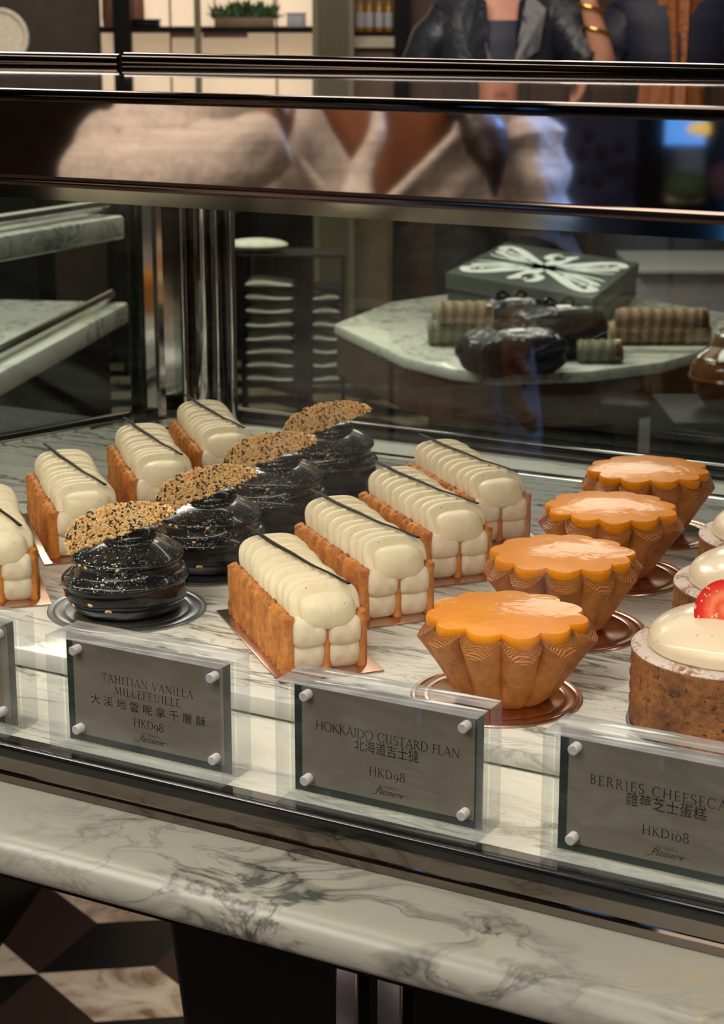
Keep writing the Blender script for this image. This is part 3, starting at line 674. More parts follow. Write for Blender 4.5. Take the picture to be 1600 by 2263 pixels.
for i, (c, rz, lab, blab) in enumerate(KS):
    loc = (c[0], c[1], ZT + BT)
    if i == 0: bc.location = loc; bc['label'] = lab; bc['group'] = 'black sesame cakes'; kb = o = round_board(.0418, M['board_silver'], blab, 'round boards under the black cakes')
    else: clone(bc, loc, rz * .4, lab, 'black sesame cakes'); o = clone(kb, (0, 0, 0), 0, blab)
    o.location = (c[0], c[1], ZT)

# =================================================================== CUSTARD FLANS
FR, FH, NF = .0388, .0362, 11
def lobe(a): return abs(math.sin(NF * a / 2 + .4))
def flan_shell():
    q = MB(); nv = 14
    def f(u, v):
        a = 2 * PI * u; lb = lobe(a); s = lb ** .75
        irr = .03 * math.sin(2 * a + .6) + .02 * math.sin(3 * a)
        rb, rt = .0225, FR
        r = (rb + (rt - rb) * v ** .92) * (1 + irr * v) * (.865 + .175 * s * (.45 + .55 * v))
        z = (v ** 1.1) * (FH - .0072 * s * v + .0012 * math.sin(3 * a + 1) * v)
        if v < .12: r *= .9 + .1 * (v / .12)
        r += .0003 * nz(math.cos(a) * r, math.sin(a) * r, z, 300)
        return (r * math.cos(a), r * math.sin(a), z)
    q.grid(NF * 16, nv, f, cu=True); q.add([f(i / (NF * 16), 0) for i in range(NF * 16)], [tuple(range(NF * 16))]); return q, f
def flan():
    t = thing('custard_flan', 'x', 'tart')
    q, f = flan_shell(); q.build('pastry_shell', M['shell'], t)
    q = MB()
    def rim(u, v):
        a = 2 * PI * u; lb = lobe(a); p = Vector(f(u, 1)); r = p.to_2d().length
        ri = .0290 + .0022 * lb
        rr = r + (ri - r) * v; z = p.z + (FH + .0012 - p.z) * (v ** .8) + .0006 * math.sin(v * 26) * (1 - v)
        return (rr * math.cos(a), rr * math.sin(a), z)
    q.grid(NF * 16, 12, rim, cu=True); q.build('flaky_rim', M['layers'], t)
    q = MB()
    def top(u, v):
        a = 2 * PI * u; lb = lobe(a) ** .8
        re = .0306 + .0052 * lb + .0008 * math.sin(2 * a + 1) + .0006 * math.sin(5 * a)
        if v < .91:
            k = v / .91; r = re * k; z = FH + .0046 - .0016 * (r / .0335) ** 2 + .00010 * nz(math.cos(a) * r, math.sin(a) * r, 0, 90)
        else:
            k = (v - .91) / .09; r = re + .0009 * math.sin(k * PI) - .0006 * k; z = FH + .0046 - .0016 * (re / .0335) ** 2 - (.0046 + .0014 * lb) * k ** 1.3
        return (r * math.cos(a), r * math.sin(a), z)
    q.grid(NF * 16, 45, top, cu=True); q.build('custard_top', M['custard'], t)
    return t
fl = flan()
FLS = [((-.3235, .7275), 0, 'orange glazed custard flan at the front of its row behind the flan sign', 'copper round board under the front custard flan'),
       ((-.3395, .8310), .35, 'second orange custard flan from the front of its row', 'copper round board under the second custard flan'),
       ((-.3515, .9290), -.2, 'third orange custard flan from the front of its row', 'copper round board under the third custard flan'),
       ((-.3640, 1.0230), .6, 'farthest orange custard flan, nearest the rear glass', 'copper round board under the farthest custard flan')]
fb = None
for i, (c, rz, lab, blab) in enumerate(FLS):
    loc = (c[0], c[1], ZT + BT)
    if i == 0: fl.location = loc; fl['label'] = lab; fl['group'] = 'custard flans'; fb = o = round_board(.0395, M['board_copper'], blab, 'round boards under the flans')
    else: clone(fl, loc, rz, lab, 'custard flans'); o = clone(fb, (0, 0, 0), 0, blab)
    off = (-.0035, -.0018) if i == 0 else (.0035, .0016)
    o.location = (c[0] + off[0], c[1] + off[1], ZT)

# =================================================================== BERRY CHEESECAKES
ck = thing('berry_cheesecake', 'x', 'cake')
CR, CH = .0425, .0345
q = MB(); prof = [(.0005, 0), (CR - .001, 0), (CR, .001)] + [(CR + .0004 * math.sin(k * 2.1), .001 + (CH - .0015) * k / 16) for k in range(1, 17)] + [(CR - .0008, CH)]
def rough(a, r, z): return r * (1 + .006 * noise.noise(Vector((math.cos(a) * 14, math.sin(a) * 14, z * 300)))) if r > .02 else r, z
q.lathe(prof, 120, fn=rough); q.build('biscuit_crust', M['crumb'], ck)
q = MB(); prof = [(CR - .0003, CH - .0015), (CR + .0001, CH), (CR - .0012, CH + .0010), (CR - .0050, CH + .0014), (CR - .0075, CH + .0008), (CR - .0085, CH - .002)]
q.lathe(prof, 120, fn=lambda a, r, z: (r, z + .0006 * noise.noise(Vector((math.cos(a) * 20, math.sin(a) * 20, r * 400))))); q.build('sugared_rim', M['sugar'], ck)
q = MB(); R0 = CR - .0068; prof = [(R0 - .003, CH - .002), (R0, CH + .0018)] + [(R0 * math.cos(t) ** .85, CH + .0030 + .0135 * math.sin(t) ** .9) for t in [PI / 2 * k / 18 for k in range(1, 18)]] + [(.0004, CH + .0166)]
q.lathe(prof, 96); q.build('glazed_dome', M['dome'], ck)
sb = MB()   # strawberry half, cut face towards -y of its own frame
def berry(u, v):
    a = 2 * PI * u; w = .0142 * (1 - .05 * math.sin(a)); r = v
    return (w * r * math.cos(a), 0, w * 1.0 * r * math.sin(a))
sb.grid(40, 8, berry, cu=True)
sb.grid(40, 10, lambda u, v: (.0142 * (1 - .05 * math.sin(2 * PI * u)) * math.cos(v * PI / 2) * math.cos(2 * PI * u), .0115 * math.sin(v * PI / 2), .0142 * (1 - .05 * math.sin(2 * PI * u)) * math.cos(v * PI / 2) * math.sin(2 * PI * u)), cu=True, mi=1)
rnd = random.Random(9)
for i in range(46):
    a = rnd.uniform(0, 2 * PI); k = rnd.uniform(.72, .98) if i < 30 else rnd.uniform(.3, .7); sb.ellipsoid((.0142 * k * math.cos(a), -.0002, .0142 * k * math.sin(a)), (.00042, .0003, .0006), 6, 4, None, 2)
st = sb.build('strawberry_half', [M['berry_cut'], M['berry_skin'], M['berry_seed']], ck); st['label'] = 'cut red strawberry half standing on the dome'
st.location = (.0010, -.0105, CH + .0200); st.rotation_euler = (math.radians(-18), 0, math.radians(4))
CKS = [((-.2242, .7436), 0, 'large cheesecake with strawberry half nearest the berries cheesecake sign', 'dark silver round board under the front cheesecake'),
       ((-.2395, .8425), .9, 'second cheesecake of its row, behind the strawberry of the front one', 'dark silver round board under the second cheesecake'),
       ((-.2562, .9300), -.35, 'farthest cheesecake, only its left rim and dome inside the photo', 'dark silver round board under the farthest cheesecake')]
cb = None
for i, (c, rz, lab, blab) in enumerate(CKS):
    loc = (c[0], c[1], ZT + BT)
    if i == 0: ck.location = loc; ck['label'] = lab; ck['group'] = 'berry cheesecakes'; cb = o = round_board(.0437, M['board_silver'], blab, 'round boards under the cheesecakes')
    else: clone(ck, loc, rz, lab, 'berry cheesecakes'); o = clone(cb, (0, 0, 0), 0, blab)
    o.location = (c[0], c[1], ZT)

# =================================================================== NAME SIGNS
TH, TN = .105, .048
def arcpts(cx, cy, rx, ry, a0, a1, n=14):
    return [(cx + rx * math.cos(math.radians(a0 + (a1 - a0) * k / n)), cy + ry * math.sin(math.radians(a0 + (a1 - a0) * k / n)), TN + (TH - TN) * abs(math.cos(math.radians(a0 + (a1 - a0) * k / n)))) for k in range(n + 1)]
def st_(x0, y0, x1, y1, w): return [(x0, y0, w), (x1, y1, w)]
def sf(x, y, l=.26): return [(x - l / 2, y, .034), (x + l / 2, y, .034)]
def stem(x, y0=0, y1=1): return [st_(x, y0, x, y1, TH), sf(x, y0 + .015), sf(x, y1 - .015)]
def hb(x0, x1, y): return [(x0, y, TN), (x1, y, TN)]
def tick(x, y0, y1): return [(x, y0, .04), (x, y1, .05)]
GL = {
 'A': (.84, [st_(.08, 0, .41, 1, TN), st_(.41, 1, .76, 0, TH), hb(.19, .62, .36), sf(.08, .015), sf(.76, .015)]),
 'B': (.66, stem(.14) + [arcpts(.16, .755, .32, .225, 90, -90), arcpts(.16, .275, .40, .255, 90, -90)]),
 'C': (.84, [arcpts(.48, .5, .42, .5, 48, 312, 22), tick(.76, .74, .96), tick(.76, .05, .24)]),
 'D': (.88, stem(.14) + [arcpts(.24, .5, .54, .485, 90, -90, 20), hb(.12, .26, .98), hb(.12, .26, .02)]),
 'E': (.60, stem(.14) + [hb(.12, .52, .975), hb(.12, .46, .52), hb(.12, .56, .025), tick(.52, .80, .98), tick(.46, .43, .61), tick(.56, .02, .22)]),
 'F': (.56, stem(.14) + [hb(.12, .52, .975), hb(.12, .46, .52), tick(.52, .80, .98), tick(.46, .43, .61)]),
 'H': (.92, stem(.16) + stem(.76) + [hb(.14, .78, .52)]),
 'I': (.32, stem(.16)),
 'K': (.76, stem(.14) + [st_(.18, .46, .60, .99, TN), st_(.28, .57, .72, 0, TH), sf(.60, .985, .2), sf(.72, .015, .2)]),
 'L': (.60, stem(.14) + [hb(.12, .56, .025), tick(.56, .02, .22)]),
 'M': (1.04, [st_(.12, 0, .18, 1, TN), st_(.18, 1, .52, .03, TH), st_(.52, .03, .86, 1, TN), st_(.86, 1, .93, 0, TH), sf(.12, .015, .22), sf(.93, .015, .24)]),
 'N': (.92, [st_(.14, 0, .14, 1, TN), st_(.14, 1, .78, 0, TH), st_(.78, 0, .78, 1, TN), sf(.14, .015, .22), sf(.10, .985, .2), sf(.78, .985, .22)]),
 'O': (.98, [arcpts(.49, .5, .43, .5, 0, 360, 30)]),
 'R': (.74, stem(.14) + [arcpts(.16, .74, .36, .24, 90, -90), st_(.34, .50, .70, 0, TH), sf(.72, .015, .16)]),
 'S': (.58, [arcpts(.29, .745, .20, .245, 35, 262, 14) + [(.36, .46, TH)] + arcpts(.28, .265, .24, .255, 62, -145, 16), tick(.47, .76, .95), tick(.07, .06, .26)]),
 'T': (.74, [st_(.37, 0, .37, 1, TH), sf(.37, .015), hb(.04, .70, .975), tick(.05, .80, .98), tick(.69, .80, .98)]),
 'U': (.88, [st_(.18, .35, .18, 1, TH), st_(.70, .35, .70, 1, TN), arcpts(.44, .35, .26, .34, 180, 360, 16), sf(.18, .985, .24), sf(.70, .985, .22)]),
 'V': (.80, [st_(.06, 1, .41, 0, TH), st_(.41, 0, .74, 1, TN), sf(.06, .985, .24), sf(.74, .985, .22)]),
 'Y': (.76, [st_(.06, 1, .38, .48, TH), st_(.38, .48, .70, 1, TN), st_(.38, 0, .38, .5, TH), sf(.38, .015), sf(.06, .985, .22), sf(.70, .985, .2)]),
 '9': (.60, [arcpts(.30, .42, .23, .27, 0, 360, 22), [(.53, .42, TH), (.50, .14, .09), (.36, -.14, .06), (.14, -.27, .04)]]),
 '8': (.60, [arcpts(.30, .74, .20, .25, 0, 360, 20), arcpts(.30, .25, .25, .26, 0, 360, 22)]),
 '1': (.34, [st_(.17, 0, .17, .68, TH), sf(.17, .015), sf(.17, .665)]),
 '0': (.62, [arcpts(.31, .34, .25, .35, 0, 360, 24)]),
 ' ': (.36, []),
}
def ribbon(mb, pts, tr):
    n = len(pts); vs = []
    for i, (x, y, w) in enumerate(pts):
        x0, y0, _ = pts[max(0, i - 1)]; x1, y1, _ = pts[min(n - 1, i + 1)]
        dx, dy = x1 - x0, y1 - y0; l = math.hypot(dx, dy) or 1
        nx_, ny_ = -dy / l * w / 2, dx / l * w / 2
        vs += [tr(x + nx_, y + ny_), tr(x - nx_, y - ny_)]
    mb.add(vs, [(2 * i, 2 * i + 2, 2 * i + 3, 2 * i + 1) for i in range(n - 1)])
def serif_text(mb, text, cx, base, cap, width, y=0.0):
    """line of Roman capitals centred at cx, stretched to the given width"""
    tot = sum(GL[c][0] for c in text); k = width / cap / tot; extra = (width / cap - tot) / max(1, len(text) - 1)
    if k < 1: sx = width / tot; gap = 0
    else: sx = cap; gap = extra * cap
    x = cx - width / 2
    for c in text:
        w, sts = GL[c]
        for s in sts: ribbon(mb, s, lambda a, b, x=x: (x + a * sx, y, base + b * cap))
        x += w * sx + gap
def font_text(mb, text, cx, base, size, width=None, shear=0, y=0.0, spacing=1.0):
    c = bpy.data.curves.new('lettering', 'FONT'); c.body = text; c.size = 1; c.shear = shear; c.space_character = spacing
    o = bpy.data.objects.new('lettering', c); COL.objects.link(o)
    dg = bpy.context.evaluated_depsgraph_get(); me = bpy.data.meshes.new_from_object(o.evaluated_get(dg))
    xs = [v.co.x for v in me.vertices]; x0, x1 = min(xs), max(xs); sx = width / (x1 - x0) if width else size
    mb.add([(cx + (v.co.x - (x0 + x1) / 2) * sx, y, base + v.co.y * size) for v in me.vertices], [tuple(p.vertices) for p in me.polygons])
    bpy.data.objects.remove(o); bpy.data.curves.remove(c); bpy.data.meshes.remove(me)
def edges(o):
    for p in o.data.polygons: p.material_index = 0 if abs(p.normal.y) > .8 else 2 if p.normal.z > .5 else 1
SW, SH, SD = .0905, .0528, .0235
def sign(x0, lines, price, label, y0=.5968, rz=0):
    t = thing('dish_name_sign', label, 'sign', (x0 + SW / 2, y0, ZD), rz, 'acrylic dish name signs')
    q = MB(); q.box((-SW / 2, 0, .0001), (SW / 2, .0112, SH)); edges(q.build('acrylic_block', [M['acrylic'], M['acrylic_edge'], M['acrylic_top']], t, True, .0006, 2))
    q = MB(); q.box((-SW / 2, .0124, .0001), (SW / 2, SD, SH)); edges(q.build('acrylic_block', [M['acrylic'], M['acrylic_edge'], M['acrylic_top']], t, True, .0006, 2))
    cw, ch, zc = .0855, .0500, SH / 2
    q = MB(); q.box((-cw / 2, .01170, zc - ch / 2), (cw / 2, .01195, zc + ch / 2)); q.build('card_backing', M['card_border'], t, False)
    q = MB(); pw, ph = cw - .0072, ch - .0068; q.box((-pw / 2, .01152, zc - ph / 2), (pw / 2, .01168, zc + ph / 2)); card = q.build('name_card', M['card'], t, False)
    mb = MB(); top = zc + .0239; ch = .0478; Y = .01146
    for kind, txt, frac, cap, wd in lines:
        z = top - frac * ch - cap / 2
        if kind == 'serif': serif_text(mb, txt, 0, z, cap, wd, Y)
        else: font_text(mb, txt, 0, z + .0004, cap * 1.15, wd, 0, Y)
    if mb.v: mb.build('name_lettering', M['ink'], card, False)
    mb = MB(); serif_text(mb, price[0], .0003, top - price[2] * ch - .0019, .0039, price[1], Y); mb.build('price_lettering', M['ink'], card, False)
    mb = MB(); serif_text(mb, 'BUTTERFLY', .0012, top - .835 * ch, .0011, .0088, Y); font_text(mb, 'Pâtisserie', .0016, top - .895 * ch, .0040, .0125, .45, Y)
    for sx in (-1, 1):
        ribbon(mb, [(sx * .0055 + .0014, 0, .00016), (sx * .0075 + .0014, .0012 * sx, .00022), (sx * .0088 + .0014, .0006 * sx, .00018), (sx * .0078 + .0014, -.0004 * sx, .0001)], lambda a, b: (a, Y, top - .885 * ch + b))
    mb.build('shop_logo', M['ink'], card, False)
    for sx in (-1, 1):
        for sz in (-1, 1):
            q = MB(); q.lathe([(.0004, 0), (.0021, 0), (.0021, .0042), (.0018, .0046), (.0003, .0046)], 20)
            o = q.build('pin', M['bolt'], t); o.rotation_euler = (PI / 2, 0, 0); o.location = (sx * (pw / 2 - .0034), .0112, zc + sz * (ph / 2 - .0032))
    return t
sign(-.4838, [('serif', 'TAHITIAN VANILLA', .345, .0037, .0478), ('serif', 'MILLEFEUILLE', .450, .0037, .0345), ('cjk', '大 溪 地 雲 呢 拿 千 層 酥', .580, .0044, .0602)], ('HKD98', .0158, .725), 'clear acrylic sign for the vanilla millefeuille standing in front of the front black cake', rz=-.004)
sign(-.3672, [('serif', 'HOKKAIDO CUSTARD FLAN', .385, .0040, .0655), ('cjk', '北海道吉士撻', .490, .0050, .0292)], ('HKD98', .0164, .705), 'clear acrylic sign for the custard flan with a price of 98')
sign(-.2497, [('serif', 'BERRIES CHEESECAKE', .365, .0040, .0605), ('cjk', '雜莓芝士蛋糕', .470, .0052, .0315)], ('HKD108', .0184, .700), 'clear acrylic sign for the berries cheesecake with a price of 108')
sign(-.5985, [], ('HKD98', .0158, .70), 'clear acrylic sign of which only the right end shows at the left photo edge')

# =================================================================== BEHIND THE CASE
def block(name, a, bb, z0, z1, thick, mat, parent=None, bev=0, smooth=False):
    """upright slab along the ground line a-b, thickness away from the camera"""
    a = Vector((a[0], a[1], 0)); bb = Vector((bb[0], bb[1], 0)); d = bb - a; ang = math.atan2(d.y, d.x)
    q = MB(); q.box((0, 0, 0), (d.length, thick, z1 - z0)); o = q.build(name, mat, parent, smooth or bev > 0, bev)
    o.location = (a.x, a.y, z0); o.rotation_euler = (0, 0, ang)
    return o
def zz(y, w): return deep(800, y, w).z
def under(o, root):
    o.parent = root; o.location = Vector(o.location) - Vector(root.location)
M['panel_lit'] = emit('backlit_cream_panel', (.92, .72, .50), .68)
M['panel_low'] = emit('backlit_lower_panel', (.80, .58, .36), .50)
M['plant'] = plain('leaf_green', (.06, .14, .05), .6, bump_scale=30, var=.5)
M['wood_pink'] = plain('rosewood_block', (.30, .13, .09), .5, var=.2)
M['olive'] = plain('olive_lacquer', (.10, .085, .03), .35, var=.15)
M['olive_lite'] = plain('olive_edge', (.22, .20, .12), .35, var=.15)
M['amber'] = plain('amber_liquid', (.42, .22, .02), .15, 0, .8, var=.3)
M['label_white'] = plain('pale_label', (.60, .62, .68), .5, var=.08)
M['brown_lite'] = plain('light_oak', (.26, .17, .10), .5, bump_scale=10, var=.2)
M['cream_paint'] = plain('cream_paper', (.62, .58, .47), .6, var=.12)
M['navy'] = plain('navy_cloth', (.010, .014, .035), .6, bump_scale=60, var=.3)
M['leather'] = plain('dark_navy_leather', (.016, .020, .030), .42, 0, .12, .4, bump_scale=14, bump_d=.012, var=.3)
M['ginger'] = plain('ginger_hair', (.30, .095, .022), .45, bump_scale=90, bump_d=.004, var=.4)
M['dark_hair'] = plain('dark_brown_hair', (.020, .011, .008), .4, bump_scale=90, bump_d=.003, var=.4)
M['skin_lite'] = plain('pale_skin', (.56, .27, .18), .5, bump_scale=30, var=.08)
M['skin_dark'] = plain('brown_skin', (.30, .115, .05), .42, bump_scale=30, var=.12)
M['gold'] = plain('gold_metal', (.80, .52, .16), .2, 1, var=.05)
M['eye_white'] = plain('eye_white', (.8, .78, .74), .2, var=.03)
M['iris'] = plain('dark_iris', (.03, .015, .01), .1, var=.1)
M['lips'] = plain('lips', (.42, .12, .09), .4, var=.1)
M['trouser'] = plain('black_trousers', (.012, .012, .014), .7, var=.2)
M['urn'] = plain('brown_glazed_ceramic', (.10, .035, .010), .12, 0, 1, bump_scale=30, bump_d=.002, var=.5)

# backlit shelving
sh = thing('display_shelving', 'cream backlit wall shelving with a dark shelf board beyond the display case', 'shelving', (*gp(222, WZ), 0))
def shp(name, px0, px1, z0, z1, dw, th, mat, bev=0):
    o = block(name, gp(px0, WZ + dw), gp(px1, WZ + dw), z0, z1, th, mat, None, bev); o.parent = sh; o.location = Vector(o.location) - Vector(sh.location); return o
shp('backlit_panel', 222, 690, zz(58, WZ), 2.3, 0, .03, M['panel_lit']); shp('lower_panel', 222, 690, .75, zz(66, WZ), -.02, .03, M['panel_low'])
shp('plinth', 222, 690, 0, .75, -.03, .05, M['black_matte'])
shp('shelf_board', 222, 690, zz(72, WZ), zz(60, WZ), -.22, .22, M['black_matte'])
shp('upright', 249, 288, 0, 2.3, -.28, .05, M['black_matte']); shp('upright', 429, 443, 0, 2.3, -.26, .03, M['olive_lite'])
shp('mullion', 374, 378, .75, 2.3, -.035, .01, M['brown_lite']); shp('mullion', 609, 613, .75, 2.3, -.035, .01, M['brown_lite'])
zb = zz(60, WZ)
def on_shelf(px, dw=-.12): p = gp(px, WZ + dw); return (p[0], p[1], zb)
pl = thing('trough_planter', 'long trough of green plants on the backlit shelf', 'plant', on_shelf(540), YAW)
q = MB(); q.box((-.11, -.04, 0), (.11, .04, .035)); q.build('trough', M['brown_lite'], pl, True, .004)
q = MB(); rnd = random.Random(2)
for i in range(260):
    a = rnd.uniform(-.115, .115); h = rnd.uniform(.02, .085) * (1 - .3 * abs(a) / .11); dx = rnd.uniform(-.03, .03); y = rnd.uniform(-.035, .035); w = .006
    q.add([(a - w, y, .03), (a + w, y, .03), (a + dx + w * 1.4, y + rnd.uniform(-.02, .02), .03 + h * .6), (a + dx * 1.5, y, .03 + h)], [(0, 1, 2, 3)])
q.build('foliage', M['plant'], pl, False)
q = MB(); fr = .11
for sx in (-1, 1): q.box((sx * fr - .003, -.003, .03), (sx * fr + .003, .003, .13))
q.box((-fr, -.003, .124), (fr, .003, .13)); q.build('wire_frame', M['brown_lite'], pl, False)
def deco(name, px, w_, d_, h_, mat, label, cat, dw=-.12, extra=None):
    t = thing(name, label, cat, on_shelf(px, dw), YAW); q = MB(); q.box((-w_ / 2, -d_ / 2, 0), (w_ / 2, d_ / 2, h_)); q.build('body', mat, t, True, .004)
    q = MB(); q.box((-w_ / 2 - .003, -d_ / 2 - .003, h_), (w_ / 2 + .003, d_ / 2 + .003, h_ + .008)); q.build('lid', extra or mat, t, True, .002); return t
deco('storage_box', 655, .068, .08, .045, M['label_white'], 'small grey box at the right end of the backlit shelf', 'box')
deco('storage_box', 322, .10, .10, .022, M['black_matte'], 'low black box on the backlit shelf beside the black upright', 'box')
q = MB(); q.lathe([(.002, 0), (.030, 0), (.034, .03), (.033, .10), (.022, .12), (.02, .14), (.002, .14)], 20); o = q.build('rose_vase', M['wood_pink']); o.location = on_shelf(300); tag(o, 'dusky pink vase right of the black upright on the backlit shelf', 'vase')
q = MB(); q.lathe([(.002, 0), (.030, 0), (.034, .03), (.033, .10), (.022, .12), (.02, .14), (.002, .14)], 20); o = q.build('rose_vase', M['wood_pink']); o.location = on_shelf(246, -.1); tag(o, 'dusky pink vase left of the black upright on the backlit shelf', 'vase')
for px0, px1, lab in ((376, 432, 'short reddish wooden bar fixed below the backlit shelf'), (447, 545, 'long reddish wooden bar fixed below the backlit shelf')):
    o = block('wooden_bar', gp(px0, WZ - .20), gp(px1, WZ - .20), zz(73, WZ) - .016, zz(72.5, WZ), .06, M['wood_pink'], None, .003); tag(o, lab, 'shelf bar', 'wooden bars below the shelf')
# olive column and bottle shelf
cl = thing('olive_column', 'square dark olive column with paler edges beside the backlit shelving', 'column', (*gp(690, WZ - .3), 0))
for px0, px1, dw, mt, nm in ((704, 768, -.32, 'olive', 'shaft'), (690, 704, -.30, 'olive_lite', 'edge_strip'), (768, 782, -.30, 'olive_lite', 'edge_strip')):
    o = block(nm, gp(px0, WZ + dw), gp(px1, WZ + dw), 0, 3.0, .14, M[mt]); o.parent = cl; o.location = Vector(o.location) - Vector(cl.location)
bs = thing('bottle_shelf', 'narrow shelf with amber bottles between olive column and dark frame', 'shelf', (*gp(785, WZ), 0))
for nm, px0, px1, ya, yb_, dw, th, mt in (('back_panel', 783, 872, 150, -700, .06, .02, 'brown_lite'), ('shelf_board', 783, 872, 76, 69, -.14, .18, 'black_matte'), ('cream_ledge', 783, 872, 104, 80, -.16, .2, 'cream_paint'), ('lower_panel', 783, 872, 700, 106, -.10, .05, 'brown_lite'), ('dark_frame', 872, 906, 760, -800, -.2, .1, 'black_matte')):
    o = block(nm, gp(px0, WZ + dw), gp(px1, WZ + dw), zz(ya, WZ), zz(yb_, WZ), th, M[mt]); o.parent = bs; o.location = Vector(o.location) - Vector(bs.location)
bt = None
for i, (px, lab) in enumerate(((797, 'leftmost amber bottle on the narrow shelf beside the olive column'), (816, 'second amber bottle on the narrow shelf, with a bluish label'), (838, 'third amber bottle on the narrow shelf'), (859, 'rightmost amber bottle on the narrow shelf beside the dark frame'))):
    p = gp(px, WZ - .06); loc = (p[0], p[1], zz(69, WZ))
    if i == 0:
        bt = thing('amber_bottle', lab, 'bottle', loc, YAW, 'amber bottles on the narrow shelf')
        q = MB(); q.lathe([(.001, 0), (.015, 0), (.016, .004), (.016, .085), (.012, .10), (.006, .11), (.006, .135), (.001, .135)], 18); q.build('bottle_body', M['amber'], bt)
        q = MB(); q.lathe([(.0163, .015), (.0166, .02), (.0166, .065), (.0163, .07)], 18); q.build('paper_label', M['label_white'], bt)
        q = MB(); q.lathe([(.001, .135), (.0075, .135), (.0075, .152), (.001, .152)], 14); q.build('cap', M['black_matte'], bt)
    else: clone(bt, loc, YAW, lab, 'amber bottles on the narrow shelf')
# pale round tray at the far left
p = deep(2, 112, 5.0); rt = thing('round_tray', 'pale round tray standing upright at the left photo edge above the case', 'tray', (p.x, p.y, zz(150, 5.0)), YAW)
q = MB(); q.lathe([(.001, 0), (.062, 0), (.066, .004), (.0685, .004), (.070, .007), (.076, .007), (.078, .002), (.078, -.004), (.001, -.004)], 40); o = q.build('tray_disc', M['cream_paint'], rt); o.rotation_euler = (PI / 2, 0, 0); o.location = (0, 0, .08)
q = MB(); q.box((-.05, -.02, -.016), (.05, .03, .008)); q.build('stand', M['black_matte'], rt, True, .003)
ct = block('side_cabinet', gp(-90, 5.05), gp(60, 5.05), 0, zz(150, 5.0) - .017, .3, M['black_matte'], None, .004); tag(ct, 'black cabinet carrying the pale round tray behind the case top', 'cabinet')

# ------------------------------------------------------------------ parcels table seen through the rear glass
TZ = .80
pts = [at(x, y, TZ) for x, y in ((738, 716), (860, 668), (1000, 648), (1300, 640), (1660, 700), (1572, 770), (1460, 800), (1300, 819), (1100, 826), (1000, 815), (890, 788))]
cen = sum(pts, Vector()) / len(pts); cen.z = 0
tb = thing('marble_table', 'marble-topped table with a brown apron beyond the rear glass', 'table', cen)
rel = [(p - cen).to_2d() for p in pts]
q = MB(); q.prism([(p.x, p.y, 0) for p in rel], (0, 0, TZ - .018), (0, 0, TZ)); q.build('tabletop', M['far_marble'], tb, True, .003)
q = MB(); q.prism([(p.x * .985, p.y * .985, 0) for p in rel], (0, 0, TZ - .085), (0, 0, TZ - .018)); q.build('apron', plain('brown_apron', (.075, .030, .014), .35, var=.3), tb, False)
q = MB(); q.prism([(p.x * .5, p.y * .5, 0) for p in rel], (0, 0, 0), (0, 0, TZ - .085)); q.build('pedestal', M['black_matte'], tb, False)
BZ = TZ + .062
A_, B_, C_ = at(985, 602, BZ), at(1310, 660, BZ), at(1412, 580, BZ); D_ = A_ + C_ - B_
bx = thing('gift_box', 'dark gift box with a white flourish on its lid on the marble table', 'box', ((A_ + C_) / 2).to_2d().to_3d() + Vector((0, 0, TZ)))
bc0 = (A_ + C_) / 2; e1 = (B_ - A_) / 2; e2 = (D_ - A_) / 2
def bpt(s, t, z): v = e1 * s + e2 * t; return (v.x, v.y, z)
M['box_dark'] = plain('dark_green_board', (.040, .047, .042), .4, var=.12)
q = MB(); q.prism([bpt(s, t, 0) for s, t in ((-.98, -.98), (.98, -.98), (.98, .98), (-.98, .98))], (0, 0, 0), (0, 0, .045)); q.build('box_base', M['box_dark'], bx, True, .001)
q = MB(); q.prism([bpt(s, t, 0) for s, t in ((-1, -1), (1, -1), (1, 1), (-1, 1))], (0, 0, .034), (0, 0, .062)); lid = q.build('lid', plain('grey_green_lid', (.055, .062, .054), .45, var=.1), bx, True, .001)
def smooth_path(P, n=7):
    out = []
    for i in range(len(P) - 1):
        p0, p1, p2, p3 = P[max(0, i - 1)], P[i], P[i + 1], P[min(len(P) - 1, i + 2)]
        for k in range(n):
            t = k / n; out.append(tuple(.5 * (2 * p1[j] + (p2[j] - p0[j]) * t + (2 * p0[j] - 5 * p1[j] + 4 * p2[j] - p3[j]) * t * t + (3 * p1[j] - p0[j] - 3 * p2[j] + p3[j]) * t ** 3) for j in range(3)))
    return out + [P[-1]]
FLO = [[(0, 0, .10), (.30, .30, .13), (.62, .66, .12), (.84, .80, .10), (.93, .66, .11), (.82, .56, .05)],
       [(0, 0, .10), (.35, .14, .11), (.70, .30, .09), (.90, .44, .08), (.80, .50, .05)],
       [(.10, .02, .05), (.45, .10, .05), (.80, .16, .04), (.95, .24, .02)],
       [(.30, .20, .04), (.58, .40, .05), (.76, .50, .05), (.70, .58, .03)],
       [(0, 0, .12), (.05, .30, .16), (.12, .62, .14), (.22, .82, .05)],
       [(-.02, .80, .05), (-.12, .72, .09), (-.14, .52, .09), (-.02, .46, .09), (.06, .58, .07), (.02, .72, .05)]]
q = MB()
for fx_, fy_ in ((1, 1), (-1, 1), (1, -1), (-1, -1)):
    for i, s in enumerate(FLO):
        if i == 5 and fx_ * fy_ < 0: continue
        if i == 4 and fx_ * fy_ < 0: continue
        ribbon(q, smooth_path([(x * fx_ * .95, y * fy_ * .95, w * 1.25) for x, y, w in s]), lambda a, b: bpt(a, b, .0624))
q.build('flourish', plain('white_foil', (.85, .87, .82), .4, var=.05), lid, False)
